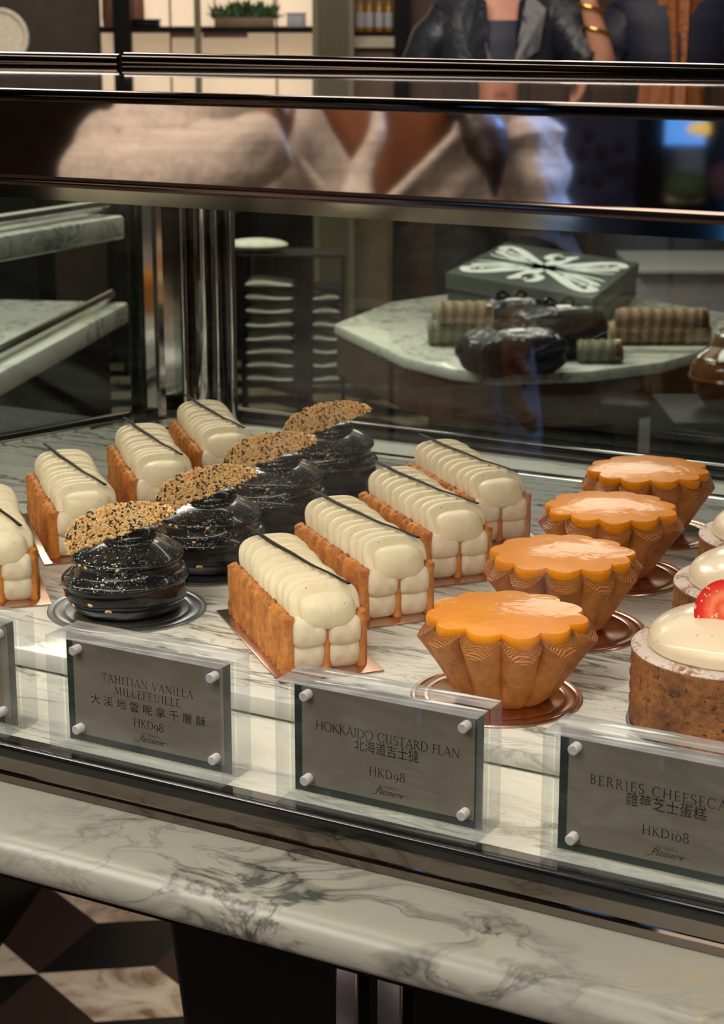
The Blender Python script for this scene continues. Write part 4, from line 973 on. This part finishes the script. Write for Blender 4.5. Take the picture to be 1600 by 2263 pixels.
# wrapped rolls and dark parcels
def roll_mat(name, a, bb_):
    m, nt, p = new_mat(name); v = coords(nt); w = nt.nodes.new('ShaderNodeTexWave'); w.bands_direction = 'X'; L(nt, v, w.inputs['Vector']); w.inputs['Scale'].default_value = 18; w.inputs['Distortion'].default_value = 2
    L(nt, ramp(nt, w.outputs['Fac'], [(.3, a), (.7, bb_)]), p.inputs['Base Color']); p.inputs['Roughness'].default_value = .6; return m
M['roll_olive'] = roll_mat('olive_wrapping', (.10, .10, .055), (.19, .18, .10)); M['roll_brown'] = roll_mat('brown_wrapping', (.16, .085, .04), (.30, .19, .10))
def roll(px0, px1, y, h, r, mat, label, grp):
    a = at(px0, y, TZ + h); bb2 = at(px1, y, TZ + h); c = (a + bb2) / 2; ln = (bb2 - a).length / 2
    t = thing('wrapped_roll', label, 'parcel', (c.x, c.y, TZ + h - r), YAW, grp)
    q = MB(); q.tube([(-ln + 2 * ln * k / 14, 0, r + .0008 * math.sin(k * 2.7)) for k in range(15)], [r * (.86 if k in (0, 14) else 1 + .04 * math.sin(k * 1.9)) for k in range(15)], 16); q.build('wrapping', mat, t)
    q = MB(); q.tube([(ln - .012, 0, r), (ln - .004, 0, r)], r * 1.04, 16); q.build('end_band', M['urn'], t)
roll(955, 1090, 700, .020, .020, M['roll_olive'], 'olive wrapped roll lying in front of the gift box at the rear', 'wrapped rolls left of the dark parcels')
roll(945, 1055, 735, .020, .021, M['roll_olive'], 'olive wrapped roll nearest the table edge left of the dark parcels', 'wrapped rolls left of the dark parcels')
roll(965, 1090, 690, .056, .018, M['roll_brown'], 'brown wrapped roll lying on top of the olive rolls', 'wrapped rolls left of the dark parcels')
roll(1345, 1570, 735, .019, .019, M['roll_brown'], 'striped brown roll at the right end of the table, front of its pile', 'wrapped rolls right of the dark parcels')
roll(1370, 1560, 712, .019, .019, M['roll_brown'], 'striped brown roll at the right end of the table, behind the front one', 'wrapped rolls right of the dark parcels')
roll(1360, 1565, 704, .052, .017, M['roll_brown'], 'striped brown roll on top of the pile at the right end of the table', 'wrapped rolls right of the dark parcels')
roll(1275, 1375, 776, .018, .018, M['roll_olive'], 'olive roll lying right of the dark parcels along the table front', 'wrapped rolls right of the dark parcels')
M['cello'] = plain('black_glossy_wrapping', (.006, .009, .018), .2, 0, .3, .3, bump_scale=26, bump_d=.010, var=.3)
def parcel(px, y, sx, sy, sz, rz, label):
    p = at(px, y, TZ + sz); t = thing('wrapped_parcel', label, 'parcel', (p.x, p.y, TZ), YAW + rz, 'dark glossy parcels')
    q = MB()
    def f(u, v):
        a = 2 * PI * u; b_ = -PI / 2 + PI * v; c, s = math.cos(a), math.sin(a)
        d = Vector((math.copysign(abs(c) ** .6, c) * math.cos(b_) ** .5 if abs(b_) < 1.57 else 0, math.copysign(abs(s) ** .6, s) * math.cos(b_) ** .5 if abs(b_) < 1.57 else 0, math.copysign(abs(math.sin(b_)) ** .8, math.sin(b_))))
        k = 1 + .10 * noise.noise(d * 2.4 + Vector((px, 0, 0)))
        return (d.x * sx * k, d.y * sy * k, max(0, sz + d.z * sz * k))
    q.grid(32, 16, f, cu=True); q.build('wrapping', M['cello'], t)
    q = MB(); q.grid(24, 4, lambda u, v: ((.012 - .024 * v) , sy * 1.06 * math.cos(2 * PI * u), max(.0, sz + sz * 1.08 * math.sin(2 * PI * u))), cu=True)
    for sgn in (-1, 1): q.tube(smooth_path([(0, 0, sz * 1.95), (sgn * .014, .004, sz * 2.05 + .008), (sgn * .024, 0, sz * 2.05 + .003), (sgn * .012, -.004, sz * 2.0 - .002), (0, 0, sz * 1.95)], 5), .003, 6)
    q.build('ribbon_bow', M['black_gloss'], t)
parcel(1130, 775, .080, .052, .034, .25, 'dark glossy parcel nearest the front edge of the marble table')
parcel(1235, 732, .075, .045, .040, .35, 'dark glossy parcel in the middle in front of the gift box')
parcel(1130, 705, .060, .036, .034, .2, 'dark glossy parcel between the brown rolls and the gift box front')

# brown glazed urn at the right, on a black stand
p = deep(1618, 900, 2.35); ur = thing('glazed_urn', 'brown glazed ceramic urn at the right photo edge beyond the rear glass', 'urn', p)
q = MB(); q.lathe([(.001, 0), (.034, 0), (.038, .006), (.050, .022), (.056, .040), (.054, .055), (.047, .064), (.049, .066), (.046, .069), (.030, .080), (.028, .092), (.020, .100), (.001, .104)], 40); q.build('urn_body', M['urn'], ur)
q = MB(); q.lathe([(.0565, .036), (.0585, .040), (.0565, .044)], 40); q.build('rim_band', M['urn'], ur)
q = MB(); q.box((-.09, -.09, 0), (.09, .09, p.z)); o = q.build('plinth', M['black_matte'], None, True, .004); o.location = (p.x, p.y, 0); o.rotation_euler = (0, 0, YAW); tag(o, 'black plinth under the brown glazed urn', 'plinth')
# block standing in for the reflection of a lavender wall panel
o = thing('reflected_panel', 'pale lavender grey block standing in for a wall panel reflection behind the marble table', 'cabinet', (*gp(1432, 4.0), 0))
for nm, px0, px1, z0, z1, dw, mt in (('body', 1432, 1800, 0, zz(624, 4.0), 0, plain('lavender_grey_reflection', (.22, .19, .21), .5, var=.06)), ('top', 1428, 1804, zz(624, 4.0), zz(612, 4.0), -.02, plain('grey_top', (.30, .27, .29), .4, var=.05))):
    c = block(nm, gp(px0, 4.0 + dw), gp(px1, 4.0 + dw), z0, z1, .35, mt, None, .003); c.parent = o; c.location = Vector(c.location) - Vector(o.location)

# napkin rack at the centre left
RW = 3.45
rk = thing('open_rack', 'dark open rack holding folded cream napkins behind the rear glass', 'rack', (*gp(528, RW), 0))
for px in (520, 648, 752):
    c = block('upright', gp(px, RW), gp(px + (34 if px == 648 else 8), RW), 0, zz(585, RW), .10, M['black_matte']); c.parent = rk; c.location = Vector(c.location) - Vector(rk.location)
rows = [660, 692, 724, 757, 790, 822, 855, 888]
for y in rows:
    c = block('shelf', gp(528, RW), gp(752, RW), zz(y, RW) - .004, zz(y, RW), .10, M['black_matte']); c.parent = rk; c.location = Vector(c.location) - Vector(rk.location)
c = block('top', gp(516, RW - .01), gp(764, RW - .01), zz(585, RW), zz(580, RW), .12, M['black_matte']); c.parent = rk; c.location = Vector(c.location) - Vector(rk.location)
ordn = ['top', 'second', 'third', 'fourth', 'fifth', 'sixth', 'seventh', 'lowest']
def napkin(px0, px1, y, seed):
    a = gp(px0, RW + .045); bb2 = gp(px1, RW + .045); ln = (Vector(bb2) - Vector(a)).length / 2 * .96
    def f(u, v):
        x = -ln + 2 * ln * u; aa = 2 * PI * v; h = .0062 * (1 + .3 * math.sin(u * 5 + seed)) ; c, s = math.cos(aa), math.sin(aa)
        e = (1 - (2 * u - 1) ** 8) ** .5 * .9 + .1
        return (x, math.copysign(abs(c) ** .6, c) * .042, h + math.copysign(abs(s) ** .5, s) * h * e)
    q = MB(); q.grid(18, 16, f, cv=True, capu=True); o = q.build('folded_napkins', M['cream_paint']); 
    o.location = ((a[0] + bb2[0]) / 2, (a[1] + bb2[1]) / 2, zz(y, RW)); o.rotation_euler = (0, 0, YAW); return o
for i, y in enumerate(rows):
    tag(napkin(532, 645, y, i), 'folded cream napkins on the %s shelf of the rack, left compartment' % ordn[i], 'napkins', 'napkins in the rack')
    if 0 < i: tag(napkin(685, 750, y, i + 3.3), 'folded cream napkins on the %s shelf of the rack, right compartment' % ordn[i], 'napkins', 'napkins in the rack')
cu = at(560, 612, zz(580, RW)); 
q = MB(); q.ellipsoid((0, 0, .013), (.062, .04, .013), 20, 10); o = q.build('folded_towel', M['cream_paint']); o.location = (*gp(560, RW + .05), zz(580, RW)); o.rotation_euler = (0, 0, YAW); tag(o, 'folded cream towel lying on top of the dark open rack', 'towel')
# neighbouring marble counters at the left, beyond the side glass
def counter(pa, pb, z, name_label, depth, th, legs=False):
    a = at(*pa, z); bb2 = at(*pb, z); d = (bb2 - a); ang = math.atan2(d.y, d.x); t = thing('neighbour_counter', name_label, 'counter', (a.x, a.y, 0), ang, 'marble counters beyond the side glass')
    n = d.length
    q = MB(); q.box((0, 0, z - th), (n, depth, z)); q.build('marble_top', M['far_marble'], t, True, .004)
    q = MB(); q.tube([(0, .03, z + .013), (n, .03, z + .013)], .008, 12); q.build('chrome_rail', M['chrome'], t)
    if legs:
        for x, y in ((.01, depth - .03), (.01, .012)): q = MB(); q.box((x, y, 0), (x + .02, y + .02, z - th)); q.build('leg', M['chrome'], t, False)
    else:
        q = MB(); q.box((.02, .03, 0), (n - .02, depth - .02, z - th)); q.build('base', M['black_matte'], t, False)
    return t
counter((-160, 548), (276, 476), 1.06, 'pale marble counter with chrome rail, upper of two beyond the side glass', .12, .030, True)
counter((-160, 910), (284, 668), .84, 'pale marble counter with chrome rail, lower of two beyond the side glass', .26, .034)

# =================================================================== PEOPLE
def skin(name, nodes, edges, mat, parent, root, sub=2):
    """one continuous surface grown over a skeleton: nodes name -> (x, y, z, rx, ry)"""
    keys = list(nodes); ix = {k: i for i, k in enumerate(keys)}
    me = bpy.data.meshes.new(name); me.from_pydata([nodes[k][:3] for k in keys], [(ix[a], ix[b_]) for a, b_ in edges], []); me.update()
    o = bpy.data.objects.new(name, me); COL.objects.link(o)
    md = o.modifiers.new('s', 'SKIN'); md.use_smooth_shade = True
    for k in keys:
        sv = me.skin_vertices[0].data[ix[k]]; r = nodes[k]; sv.radius = (r[3], r[4] if len(r) > 4 else r[3]); sv.use_root = (k == root)
    s = o.modifiers.new('d', 'SUBSURF'); s.levels = sub; s.render_levels = sub
    dg = bpy.context.evaluated_depsgraph_get(); m2 = bpy.data.meshes.new_from_object(o.evaluated_get(dg)); bpy.data.objects.remove(o); bpy.data.meshes.remove(me)
    m2.name = name; return link(name, m2, mat, parent)
def hand(nodes, edges, wrist, tip_dir, side, pre):
    """palm, four unequal bent fingers and a thumb beyond a wrist node"""
    w = Vector(nodes[wrist][:3]); d = Vector(tip_dir).normalized(); s = Vector(side).normalized(); n = d.cross(s).normalized()
    def put(k, p, r, a): nodes[k] = (*p, r, r * .8); edges.append((a, k))
    put(pre + 'palm', w + d * .045, .026, wrist)
    for i, (off, ln) in enumerate(((-.024, .062), (-.008, .072), (.008, .068), (.023, .054))):
        b0 = w + d * .078 + s * off
        put(pre + 'k%d' % i, b0, .0095, pre + 'palm'); put(pre + 'm%d' % i, b0 + d * ln * .55 + n * .010, .0085, pre + 'k%d' % i); put(pre + 't%d' % i, b0 + d * ln * .9 + n * .030, .007, pre + 'm%d' % i)
    put(pre + 'h0', w + d * .030 - s * .034, .0115, pre + 'palm'); put(pre + 'h1', w + d * .060 - s * .052 + n * .012, .0095, pre + 'h0'); put(pre + 'h2', w + d * .082 - s * .055 + n * .024, .008, pre + 'h1')
def skeleton(H, sh_w, arms):
    k = H / 1.65
    n = {'pelvis': (0, 0, .88 * k, .14, .10), 'waist': (0, 0, 1.02 * k, .115, .085), 'chest': (0, .01, 1.20 * k, .14, .10), 'collar': (0, .015, 1.335 * k, .09, .065), 'neck': (0, .01, 1.40 * k, .048, .05),
         'jaw': (0, -.01, 1.475 * k, .058, .070), 'face': (0, -.005, 1.54 * k, .072, .088), 'crown': (0, .008, 1.60 * k, .060, .075)}
    e = [('pelvis', 'waist'), ('waist', 'chest'), ('chest', 'collar'), ('collar', 'neck'), ('neck', 'jaw'), ('jaw', 'face'), ('face', 'crown')]
    for s, nm in ((-1, 'l'), (1, 'r')):
        n[nm + 'hip'] = (s * .085, 0, .80 * k, .085, .085); n[nm + 'knee'] = (s * .095, -.01, .46 * k, .055, .058); n[nm + 'ankle'] = (s * .10, .02, .085 * k, .036, .038); n[nm + 'toe'] = (s * .11, -.12, .035, .036, .026)
        e += [('pelvis', nm + 'hip'), (nm + 'hip', nm + 'knee'), (nm + 'knee', nm + 'ankle'), (nm + 'ankle', nm + 'toe')]
        n[nm + 'sh'] = (s * sh_w, .015, 1.315 * k, .055, .055); el, wr, td, sd = arms[nm]
        n[nm + 'el'] = (*el, .040, .040); n[nm + 'wr'] = (*wr, .026, .028)
        e += [('collar', nm + 'sh'), (nm + 'sh', nm + 'el'), (nm + 'el', nm + 'wr')]; hand(n, e, nm + 'wr', td, sd, nm)
    return n, e
def face_parts(root, k, m_lips=True):
    q = MB()
    for s in (-1, 1): q.ellipsoid((s * .030, -.084, 1.545 * k), (.013, .009, .008), 12, 8)
    q.build('eyes', M['eye_white'], root)
    q = MB()
    for s in (-1, 1): q.ellipsoid((s * .030, -.0915, 1.545 * k), (.0055, .003, .0055), 10, 6)
    q.build('irises', M['iris'], root)
    q = MB(); q.ellipsoid((0, -.082, 1.470 * k), (.022, .008, .007), 14, 8); q.build('mouth', M['lips'], root)
def shell(rows, n, thick, gapf=None, fold=None):
    """garment: elliptical rows (z, rx, ry, cx, cy); optional front opening gapf(t)->(left, right) angles from the front, fold(a, t) radial ripple; closed, with thickness"""
    q = MB(); m = len(rows) * 4 - 3
    def row(t):
        f = t * (len(rows) - 1); i = min(len(rows) - 2, int(f)); k = f - i; k = k * k * (3 - 2 * k); return [rows[i][j] + (rows[i + 1][j] - rows[i][j]) * k for j in range(5)]
    def pt(u, t, inn):
        z, rx, ry, cx, cy = row(t); g0, g1 = gapf(t, z) if gapf else (0, 0)
        a = -PI / 2 + g1 + (2 * PI - g0 - g1) * u; r = 1 + (fold(a, t) if fold else 0)
        return (cx + (rx - inn) * r * math.cos(a), cy + (ry - inn) * r * math.sin(a), z)
    closed = gapf is None
    vs = []; fs = []
    for inn in (0, thick):
        for i in range(n):
            for j in range(m): vs.append(pt(i / (n if closed else n - 1), j / (m - 1), inn))
    K = n * m; rng = n if closed else n - 1
    for i in range(rng):
        i2 = (i + 1) % n
        for j in range(m - 1):
            fs.append((i * m + j, i2 * m + j, i2 * m + j + 1, i * m + j + 1)); fs.append((K + i * m + j, K + i * m + j + 1, K + i2 * m + j + 1, K + i2 * m + j))
        fs.append((i * m, K + i * m, K + i2 * m, i2 * m)); fs.append((i * m + m - 1, i2 * m + m - 1, K + i2 * m + m - 1, K + i * m + m - 1))
    if not closed:
        for i in (0, n - 1):
            for j in range(m - 1): fs.append((i * m + j, i * m + j + 1, K + i * m + j + 1, K + i * m + j))
    q.add(vs, fs); return q
def sleeve(q, pts, rs, n=20, rip=.0, seed=0):
    pp = smooth_path([(*p,) for p in pts], 6); rr = smooth_path([(r, 0, 0) for r in rs], 6)
    b0 = len(q.v); q.tube(pp, [r[0] * (1 + rip * math.sin(i * 1.7 + seed)) for i, r in enumerate(rr)], n)
    if rip:
        for i in range(b0, len(q.v)):
            v = Vector(q.v[i]); d = noise.noise(v * 16 + Vector((seed, 0, 0))); d += .8 * (abs(noise.noise(Vector((v.x * 9 + v.z * 14, v.y * 9, v.z * 5 - v.x * 6 + seed)))) - .25); q.v[i] = (v.x + d * .009, v.y - d * .016, v.z + d * .009)

# customer in a leather jacket
PW = 5.2
p0 = gp(1105, PW); k = 1.0
P1 = thing('person', 'person in a dark navy leather jacket with one bare arm raised and gold bracelets', 'person', (*p0, 0), YAW)
px_ = PW / F
n1, e1_ = skeleton(1.65, .155, {'l': ((-.215, .02, 1.06), (-.17, -.16, .94), (.3, -.8, -.5), (0, .4, -1)), 'r': (((1338 - 1105) * px_, -.10, zz(165, PW) ), ((1288 - 1105) * px_, -.13, zz(10, PW)), (-.1, -.05, 1), (0, 1, 0))})
skin('body', n1, e1_, M['skin_lite'], P1, 'pelvis'); face_parts(P1, 1.0)
q = shell([(.74, .18, .135, 0, 0), (.95, .165, .125, 0, 0), (1.15, .178, .132, 0, .005), (1.29, .190, .118, 0, .012), (1.345, .188, .100, 0, .016), (1.385, .110, .082, 0, .018), (1.41, .075, .07, 0, .02)], 48, .012, lambda t, z: (.07 + .62 * max(0, (z - 1.15) / .25) ** 1.2,) * 2, lambda a, t: .03 * math.sin(3 * a + 9 * t) + .02 * math.sin(7 * a - 12 * t))
sleeve(q, [(-.135, .015, 1.30), (-.20, .02, 1.20), (-.222, .02, 1.06), (-.195, -.09, .98)], [.070, .072, .062, .052], 18, .05, 1); sleeve(q, [(.125, .015, 1.30), (.18, -.005, 1.285), (.225, -.045, 1.235), (.268, -.08, 1.185)], [.075, .078, .074, .066], 18, .04, 2)
q.build('leather_jacket', M['leather'], P1)
q = MB()
for s in (-1, 1):
    q.prism([(s * .030, -.110, 1.17), (s * .100, -.125, 1.22), (s * .120, -.095, 1.33), (s * .070, -.070, 1.375), (s * .045, -.085, 1.35)], (0, -.008, 0), (0, .004, 0))
q.build('lapels', M['leather'], P1, True)
shell([(.78, .155, .115, 0, 0), (1.0, .140, .105, 0, 0), (1.15, .155, .115, 0, .0), (1.255, .145, .110, 0, .005), (1.30, .12, .095, 0, .01)], 36, .006).build('navy_top', M['navy'], P1)
q = MB()
for s in (-1, 1): sleeve(q, [(s * .075, 0, .86), (s * .09, 0, .66), (s * .097, -.01, .44), (s * .10, .01, .10)], [.105, .095, .075, .065], 18)
q.build('trousers', M['trouser'], P1)
q = MB(); q.grid(28, 18, lambda u, v: (.082 * math.sin(PI * v * .62 + .001) * math.cos(2 * PI * u), .012 + .098 * math.sin(PI * v * .62 + .001) * math.sin(2 * PI * u) + .012, 1.56 + .095 * math.cos(PI * v * .62) - (.05 * max(0, math.sin(2 * PI * u)) * v)), cu=True); q.build('hair', M['dark_hair'], P1)
for y, mt, nm in ((18, 'gold', 'bracelet'), (66, 'gold', 'bracelet')):
    c = Vector(((1288 + (y - 10) * .32 - 1105) * px_, -.13 + .0002 * y, zz(y, PW))); q = MB()
    q.grid(28, 8, lambda u, v: (c.x + (.037 + .004 * math.cos(2 * PI * v)) * math.cos(2 * PI * u), c.y + (.037 + .004 * math.cos(2 * PI * v)) * math.sin(2 * PI * u), c.z + .006 * math.sin(2 * PI * v) - .25 * .036 * math.cos(2 * PI * u)), cu=True, cv=True); q.build(nm, M[mt], P1)

# customer with ginger hair, seen from behind
PW2 = 5.5; p0 = gp(1482, PW2)
P2 = thing('person', 'person in navy clothes with long ginger hair standing with back turned', 'person', (*p0, 0), YAW + PI)
n2, e2_ = skeleton(1.66, .150, {'l': ((-.20, .02, 1.06), (-.17, -.14, .92), (.2, -.8, -.5), (0, .4, -1)), 'r': ((.20, .02, 1.06), (.18, -.12, .90), (-.2, -.8, -.5), (0, .4, -1))})
skin('body', n2, e2_, M['skin_lite'], P2, 'pelvis'); face_parts(P2, 1.0)
q = shell([(.45, .23, .19, 0, 0), (.85, .175, .14, 0, 0), (1.02, .150, .115, 0, 0), (1.2, .172, .130, 0, .005), (1.30, .185, .115, 0, .012), (1.35, .185, .095, 0, .016), (1.39, .09, .075, 0, .016), (1.40, .06, .06, 0, .016)], 44, .010, None, lambda a, t: .02 * math.sin(4 * a + 7 * t) * (1.2 - t))
for s in (-1, 1): sleeve(q, [(s * .13, .015, 1.30), (s * .19, .02, 1.20), (s * .208, .02, 1.06), (s * .18, -.09, .95)], [.066, .066, .056, .046], 18, .04, s)
q.build('navy_dress', M['navy'], P2)
q = MB()
q.grid(30, 26, lambda u, v: ((.088 + .012 * math.sin(9 * 2 * PI * u)) * (math.sin(PI * min(.5, v * 1.6)) if v < .32 else 1 - .62 * ((v - .32) / .68) ** 1.5) * math.cos(PI * u) * 1.05 - .012 * v,
        .01 + (.095 + .008 * math.sin(11 * PI * u)) * (math.sin(PI * min(.5, v * 1.6)) if v < .32 else 1 - .25 * (v - .32)) * math.sin(PI * u) + (.055 * v if v > .3 else .0),
        1.66 - (.10 * (1 - math.cos(PI * min(1, v / .32) / 2)) if v < .32 else .10 + .52 * (v - .32) / .68)))
o = q.build('long_ginger_hair', M['ginger'], P2)

# ------------------------------------------------------------------ what the polished fascia mirrors: customers' side of the room
def linen():
    m, nt, p = new_mat('beige_linen'); v = coords(nt, (1, 1, 1), (0, 0, 0))
    w1 = noise_tex(nt, coords(nt, (260, 260, 8)), 1, 2); w2 = noise_tex(nt, coords(nt, (8, 8, 420)), 1, 2)
    f = math_n(nt, 'ADD', math_n(nt, 'MULTIPLY', w1.outputs['Fac'], .5), math_n(nt, 'MULTIPLY', w2.outputs['Fac'], .5))
    L(nt, ramp(nt, f, [(.42, (.42, .37, .31)), (.58, (.70, .635, .55))]), p.inputs['Base Color']); p.inputs['Roughness'].default_value = .8
    bump(nt, p, noise_tex(nt, v, 22, 3).outputs['Fac'], .010); return m
M['linen'] = linen()
RWd = 2.85; pm = RWd / F
base_v = deep(850, 300, RWd); base_v.z = 0
P3 = thing('person', 'person in a loose beige linen wrap blouse, mirrored in the polished fascia', 'person', mirrored(base_v))
def vloc(px, py, dy=0.0): return ((px - 850) * pm, dy, zz(py, RWd))     # right, away from the mirror image's viewer, up
def flip(o):   # frame of the mirror image -> the real place, on this side of the fascia
    R_ = Matrix.Rotation(YAW, 4, 'Z'); S_ = Matrix.Scale(-1, 4, (0, 1, 0)); o.data.transform(S_ @ R_); o.data.flip_normals(); return o
H3 = 1.54
n3, e3_ = skeleton(H3, .160, {'l': (vloc(330, 420, -.10), vloc(620, 285, -.165), (.25, -.05, 1), (0, 1, 0)), 'r': (vloc(1165, 520, .02), vloc(1120, 760, -.12), (0, -.5, -.8), (0, .6, -.4))})
flip(skin('body', n3, e3_, M['skin_dark'], P3, 'pelvis'))
for o in list(P3.children): pass
_b = len(P3.children); face_parts(P3, H3 / 1.65)
for o in P3.children:
    if o.name.split('.')[0] in ('eyes', 'irises', 'mouth'): flip(o)
def gap3(t, z):
    k = min(1.0, max(0.0, (z - 1.025) / .175)); return (.02 + .62 * k - .05 * k, .02 + .62 * k + .10 * k)
q = shell([(.30, .27, .21, .0, 0), (.62, .245, .18, 0, 0), (.86, .215, .155, 0, 0), (1.02, .212, .150, 0, 0), (1.14, .212, .140, 0, .005), (1.215, .195, .115, 0, .012), (1.262, .12, .09, 0, .016)], 90, .006, gap3,
          lambda a, t: (.026 * math.sin(17 * a + 40 * t) + .020 * math.sin(29 * a - 55 * t) + .012 * math.sin(9 * a + 60 * t)) * min(1, 1.6 * (1.02 - t)))
sleeve(q, [vloc(1080, 150, .02), vloc(1125, 250, .01), vloc(1155, 360, -.01), vloc(1165, 500, -.01), vloc(1150, 600, -.03)], [.055, .062, .066, .072, .085], 30, .10, 4)
sleeve(q, [vloc(610, 150, .02), vloc(500, 230, -.02), vloc(360, 330, -.06), vloc(290, 395, -.10), vloc(370, 400, -.15), vloc(500, 350, -.17), vloc(640, 292, -.175)], [.055, .075, .095, .10, .088, .066, .040], 34, .07, 7)
flip(q.build('linen_blouse', M['linen'], P3))
q = MB()
for s, P_ in ((-1, [(648, 318, -.135), (690, 368, -.152), (742, 432, -.160), (800, 500, -.163)]), (1, [(1000, 285, -.125), (930, 355, -.150), (850, 432, -.160), (770, 500, -.166)])):
    sleeve(q, [vloc(*a) for a in P_], [.007, .008, .008, .006], 8)
flip(q.build('neckline_hem', M['linen'], P3))
q = MB(); sleeve(q, [vloc(835, 180, -.10), vloc(828, 280, -.135), vloc(800, 370, -.155), vloc(780, 450, -.168)], [.010, .011, .020, .028], 12, .05, 3); flip(q.build('inner_fold', M['linen'], P3))
q = MB(); sleeve(q, [vloc(850, -40, .10), vloc(950, 40, .07), vloc(1020, 150, -.03), vloc(1045, 260, -.09), vloc(1075, 350, -.125), vloc(1088, 420, -.135)], [.05, .06, .045, .038, .022, .004], 14, .05, 5)
sleeve(q, [vloc(850, -60, .06), vloc(790, -20, .06), vloc(770, 60, .05)], [.07, .075, .05], 14); flip(q.build('dark_hair', M['dark_hair'], P3))

# street side: blue lit window, black pillar, patterned navy curtain
VW = 6.0
def mblock(name, px0, px1, z0, z1, w, thick, mat, parent=None):
    a = mirrored(deep(px0, 44, w)); bb2 = mirrored(deep(px1, 44, w)); o = block(name, (bb2.x, bb2.y), (a.x, a.y), z0, z1, -thick, mat); return o
wd = mblock('window_1', 1478, 1720, .35, 1.60, VW, -.03, emit('blue_lit_window', (.10, .36, 1.0), 1.5)); struct(wd)
o = mblock('street_pillar', 1428, 1480, 0, 3.0, VW - .3, -.1, M['black_matte']); tag(o, 'black pillar mirrored in the fascia beside the blue window', 'pillar')
o = mblock('street_pillar', 1585, 1640, 0, 3.0, VW - .35, -.1, M['black_matte']); tag(o, 'black pillar mirrored at the right photo edge', 'pillar')
cu = thing('dotted_curtain', 'navy curtain with dark round dots mirrored in the fascia', 'curtain', mirrored(deep(1310, 44, VW - .1)).to_2d().to_3d())
o = mblock('cloth', 1195, 1428, 0, 1.9, VW - .1, -.03, plain('navy_curtain', (.045, .055, .14), .6, bump_scale=7, var=.25)); o.parent = cu; o.location = Vector(o.location) - Vector(cu.location)
q = MB(); rnd = random.Random(4)
for px, py in ((1285, 340), (1330, 335), (1370, 325), (1285, 395), (1320, 400), (1350, 375), (1380, 372), (1395, 400), (1300, 300)):
    c = mirrored(deep(px, py, VW - .16)) - cu.location; q.ellipsoid(c, (.020, .012, .022), 14, 8)
q.build('dots', plain('black_dots', (.008, .007, .012), .6), cu)
def mthing(name, px, py, w, r, mat, label, cat):
    q = MB(); q.ellipsoid((0, 0, 0), r, 20, 12); o = q.build(name, mat); o.location = mirrored(deep(px, py, w)); tag(o, label, cat); return o
st = mblock('window_bench', 1478, 1640, zz(458, VW - .25), zz(440, VW - .25), VW - .25, -.12, M['cream_paint']); tag(st, 'white bench in front of the blue window, mirrored in the fascia', 'bench')
st2 = mblock('dark_bench_front', 1478, 1640, 0, zz(458, VW - .25), VW - .25, -.12, M['black_matte']); tag(st2, 'dark front panel below the white bench', 'bench front')
st3 = mblock('bench_back', 1478, 1640, zz(440, VW - .25), zz(330, VW - .25), VW - .17, -.03, plain('slate_blue_paint', (.20, .28, .44), .5, var=.2)); tag(st3, 'slate blue bench back below the blue window, mirrored in the fascia', 'bench back')
for nm, px, py, r, mt, lab, cat in (('green_cushion', 1518, 420, (.07, .05, .045), plain('moss_cushion', (.07, .13, .06), .7), 'green cushion on the window bench', 'cushion'), ('plum_cushion', 1598, 405, (.05, .05, .06), plain('plum_cushion', (.10, .04, .05), .7), 'plum cushion on the window bench', 'cushion')):
    o = mthing(nm, px, py, VW - .32, r, mt, lab, cat); o.location.z = zz(440, VW - .25) + r[2]
lampy = mthing('yellow_pendant', 1556, 284, VW - .2, (.055, .055, .022), emit('yellow_shade', (1.0, .72, .10), .9), 'yellow pendant lampshade before the blue window', 'lamp')
# unseen wall lights, shaped to give the pale patches mirrored in the glossy custard
def leaf_light(name, px, el, dist, sx, sy, shape, label, strength):
    h = FV.copy(); h.z = 0; h.normalize(); yaw = -math.atan((px - CX) / F); h = Matrix.Rotation(yaw, 3, 'Z') @ h
    src = at(1130, 1400, 1.036); c = src + h * dist; c.z = src.z + dist * math.tan(math.radians(el))
    q = MB(); n = len(shape); ax = Vector((h.y, -h.x, 0)); up = Vector((0, 0, 1)) * math.cos(math.radians(el)) - h * math.sin(math.radians(el))
    q.prism([ax * x * sx + up * y * sy for x, y in shape], h * 0, h * .03); o = q.build(name, emit(name + '_glow', (1.0, .80, .72), strength), None, False); o.location = c; tag(o, label, 'wall light'); return o
LEAF = [(-1, .75), (-.62, .55), (-.55, .85), (-.1, .9), (.35, .6), (.7, .25), (1, -.1), (.75, -.35), (.4, -.75), (0, -.9), (-.4, -.75), (-.5, -.25), (-.75, .2)]
BOW = [(-1, .5), (-.55, .8), (-.1, .2), (.3, .5), (1, .7), (.75, 0), (.95, -.6), (.2, -.45), (-.2, -.2), (-.75, -.8), (-.9, -.1)]
leaf_light('leaf_lamp', 1400, 14.7, 3.2, .28, .30, LEAF, 'leaf-shaped wall light above the back room', 8.0)
leaf_light('bow_lamp', 600, 9.5, 3.2, .18, .13, BOW, 'bow-shaped wall light above the back room', 8.0)
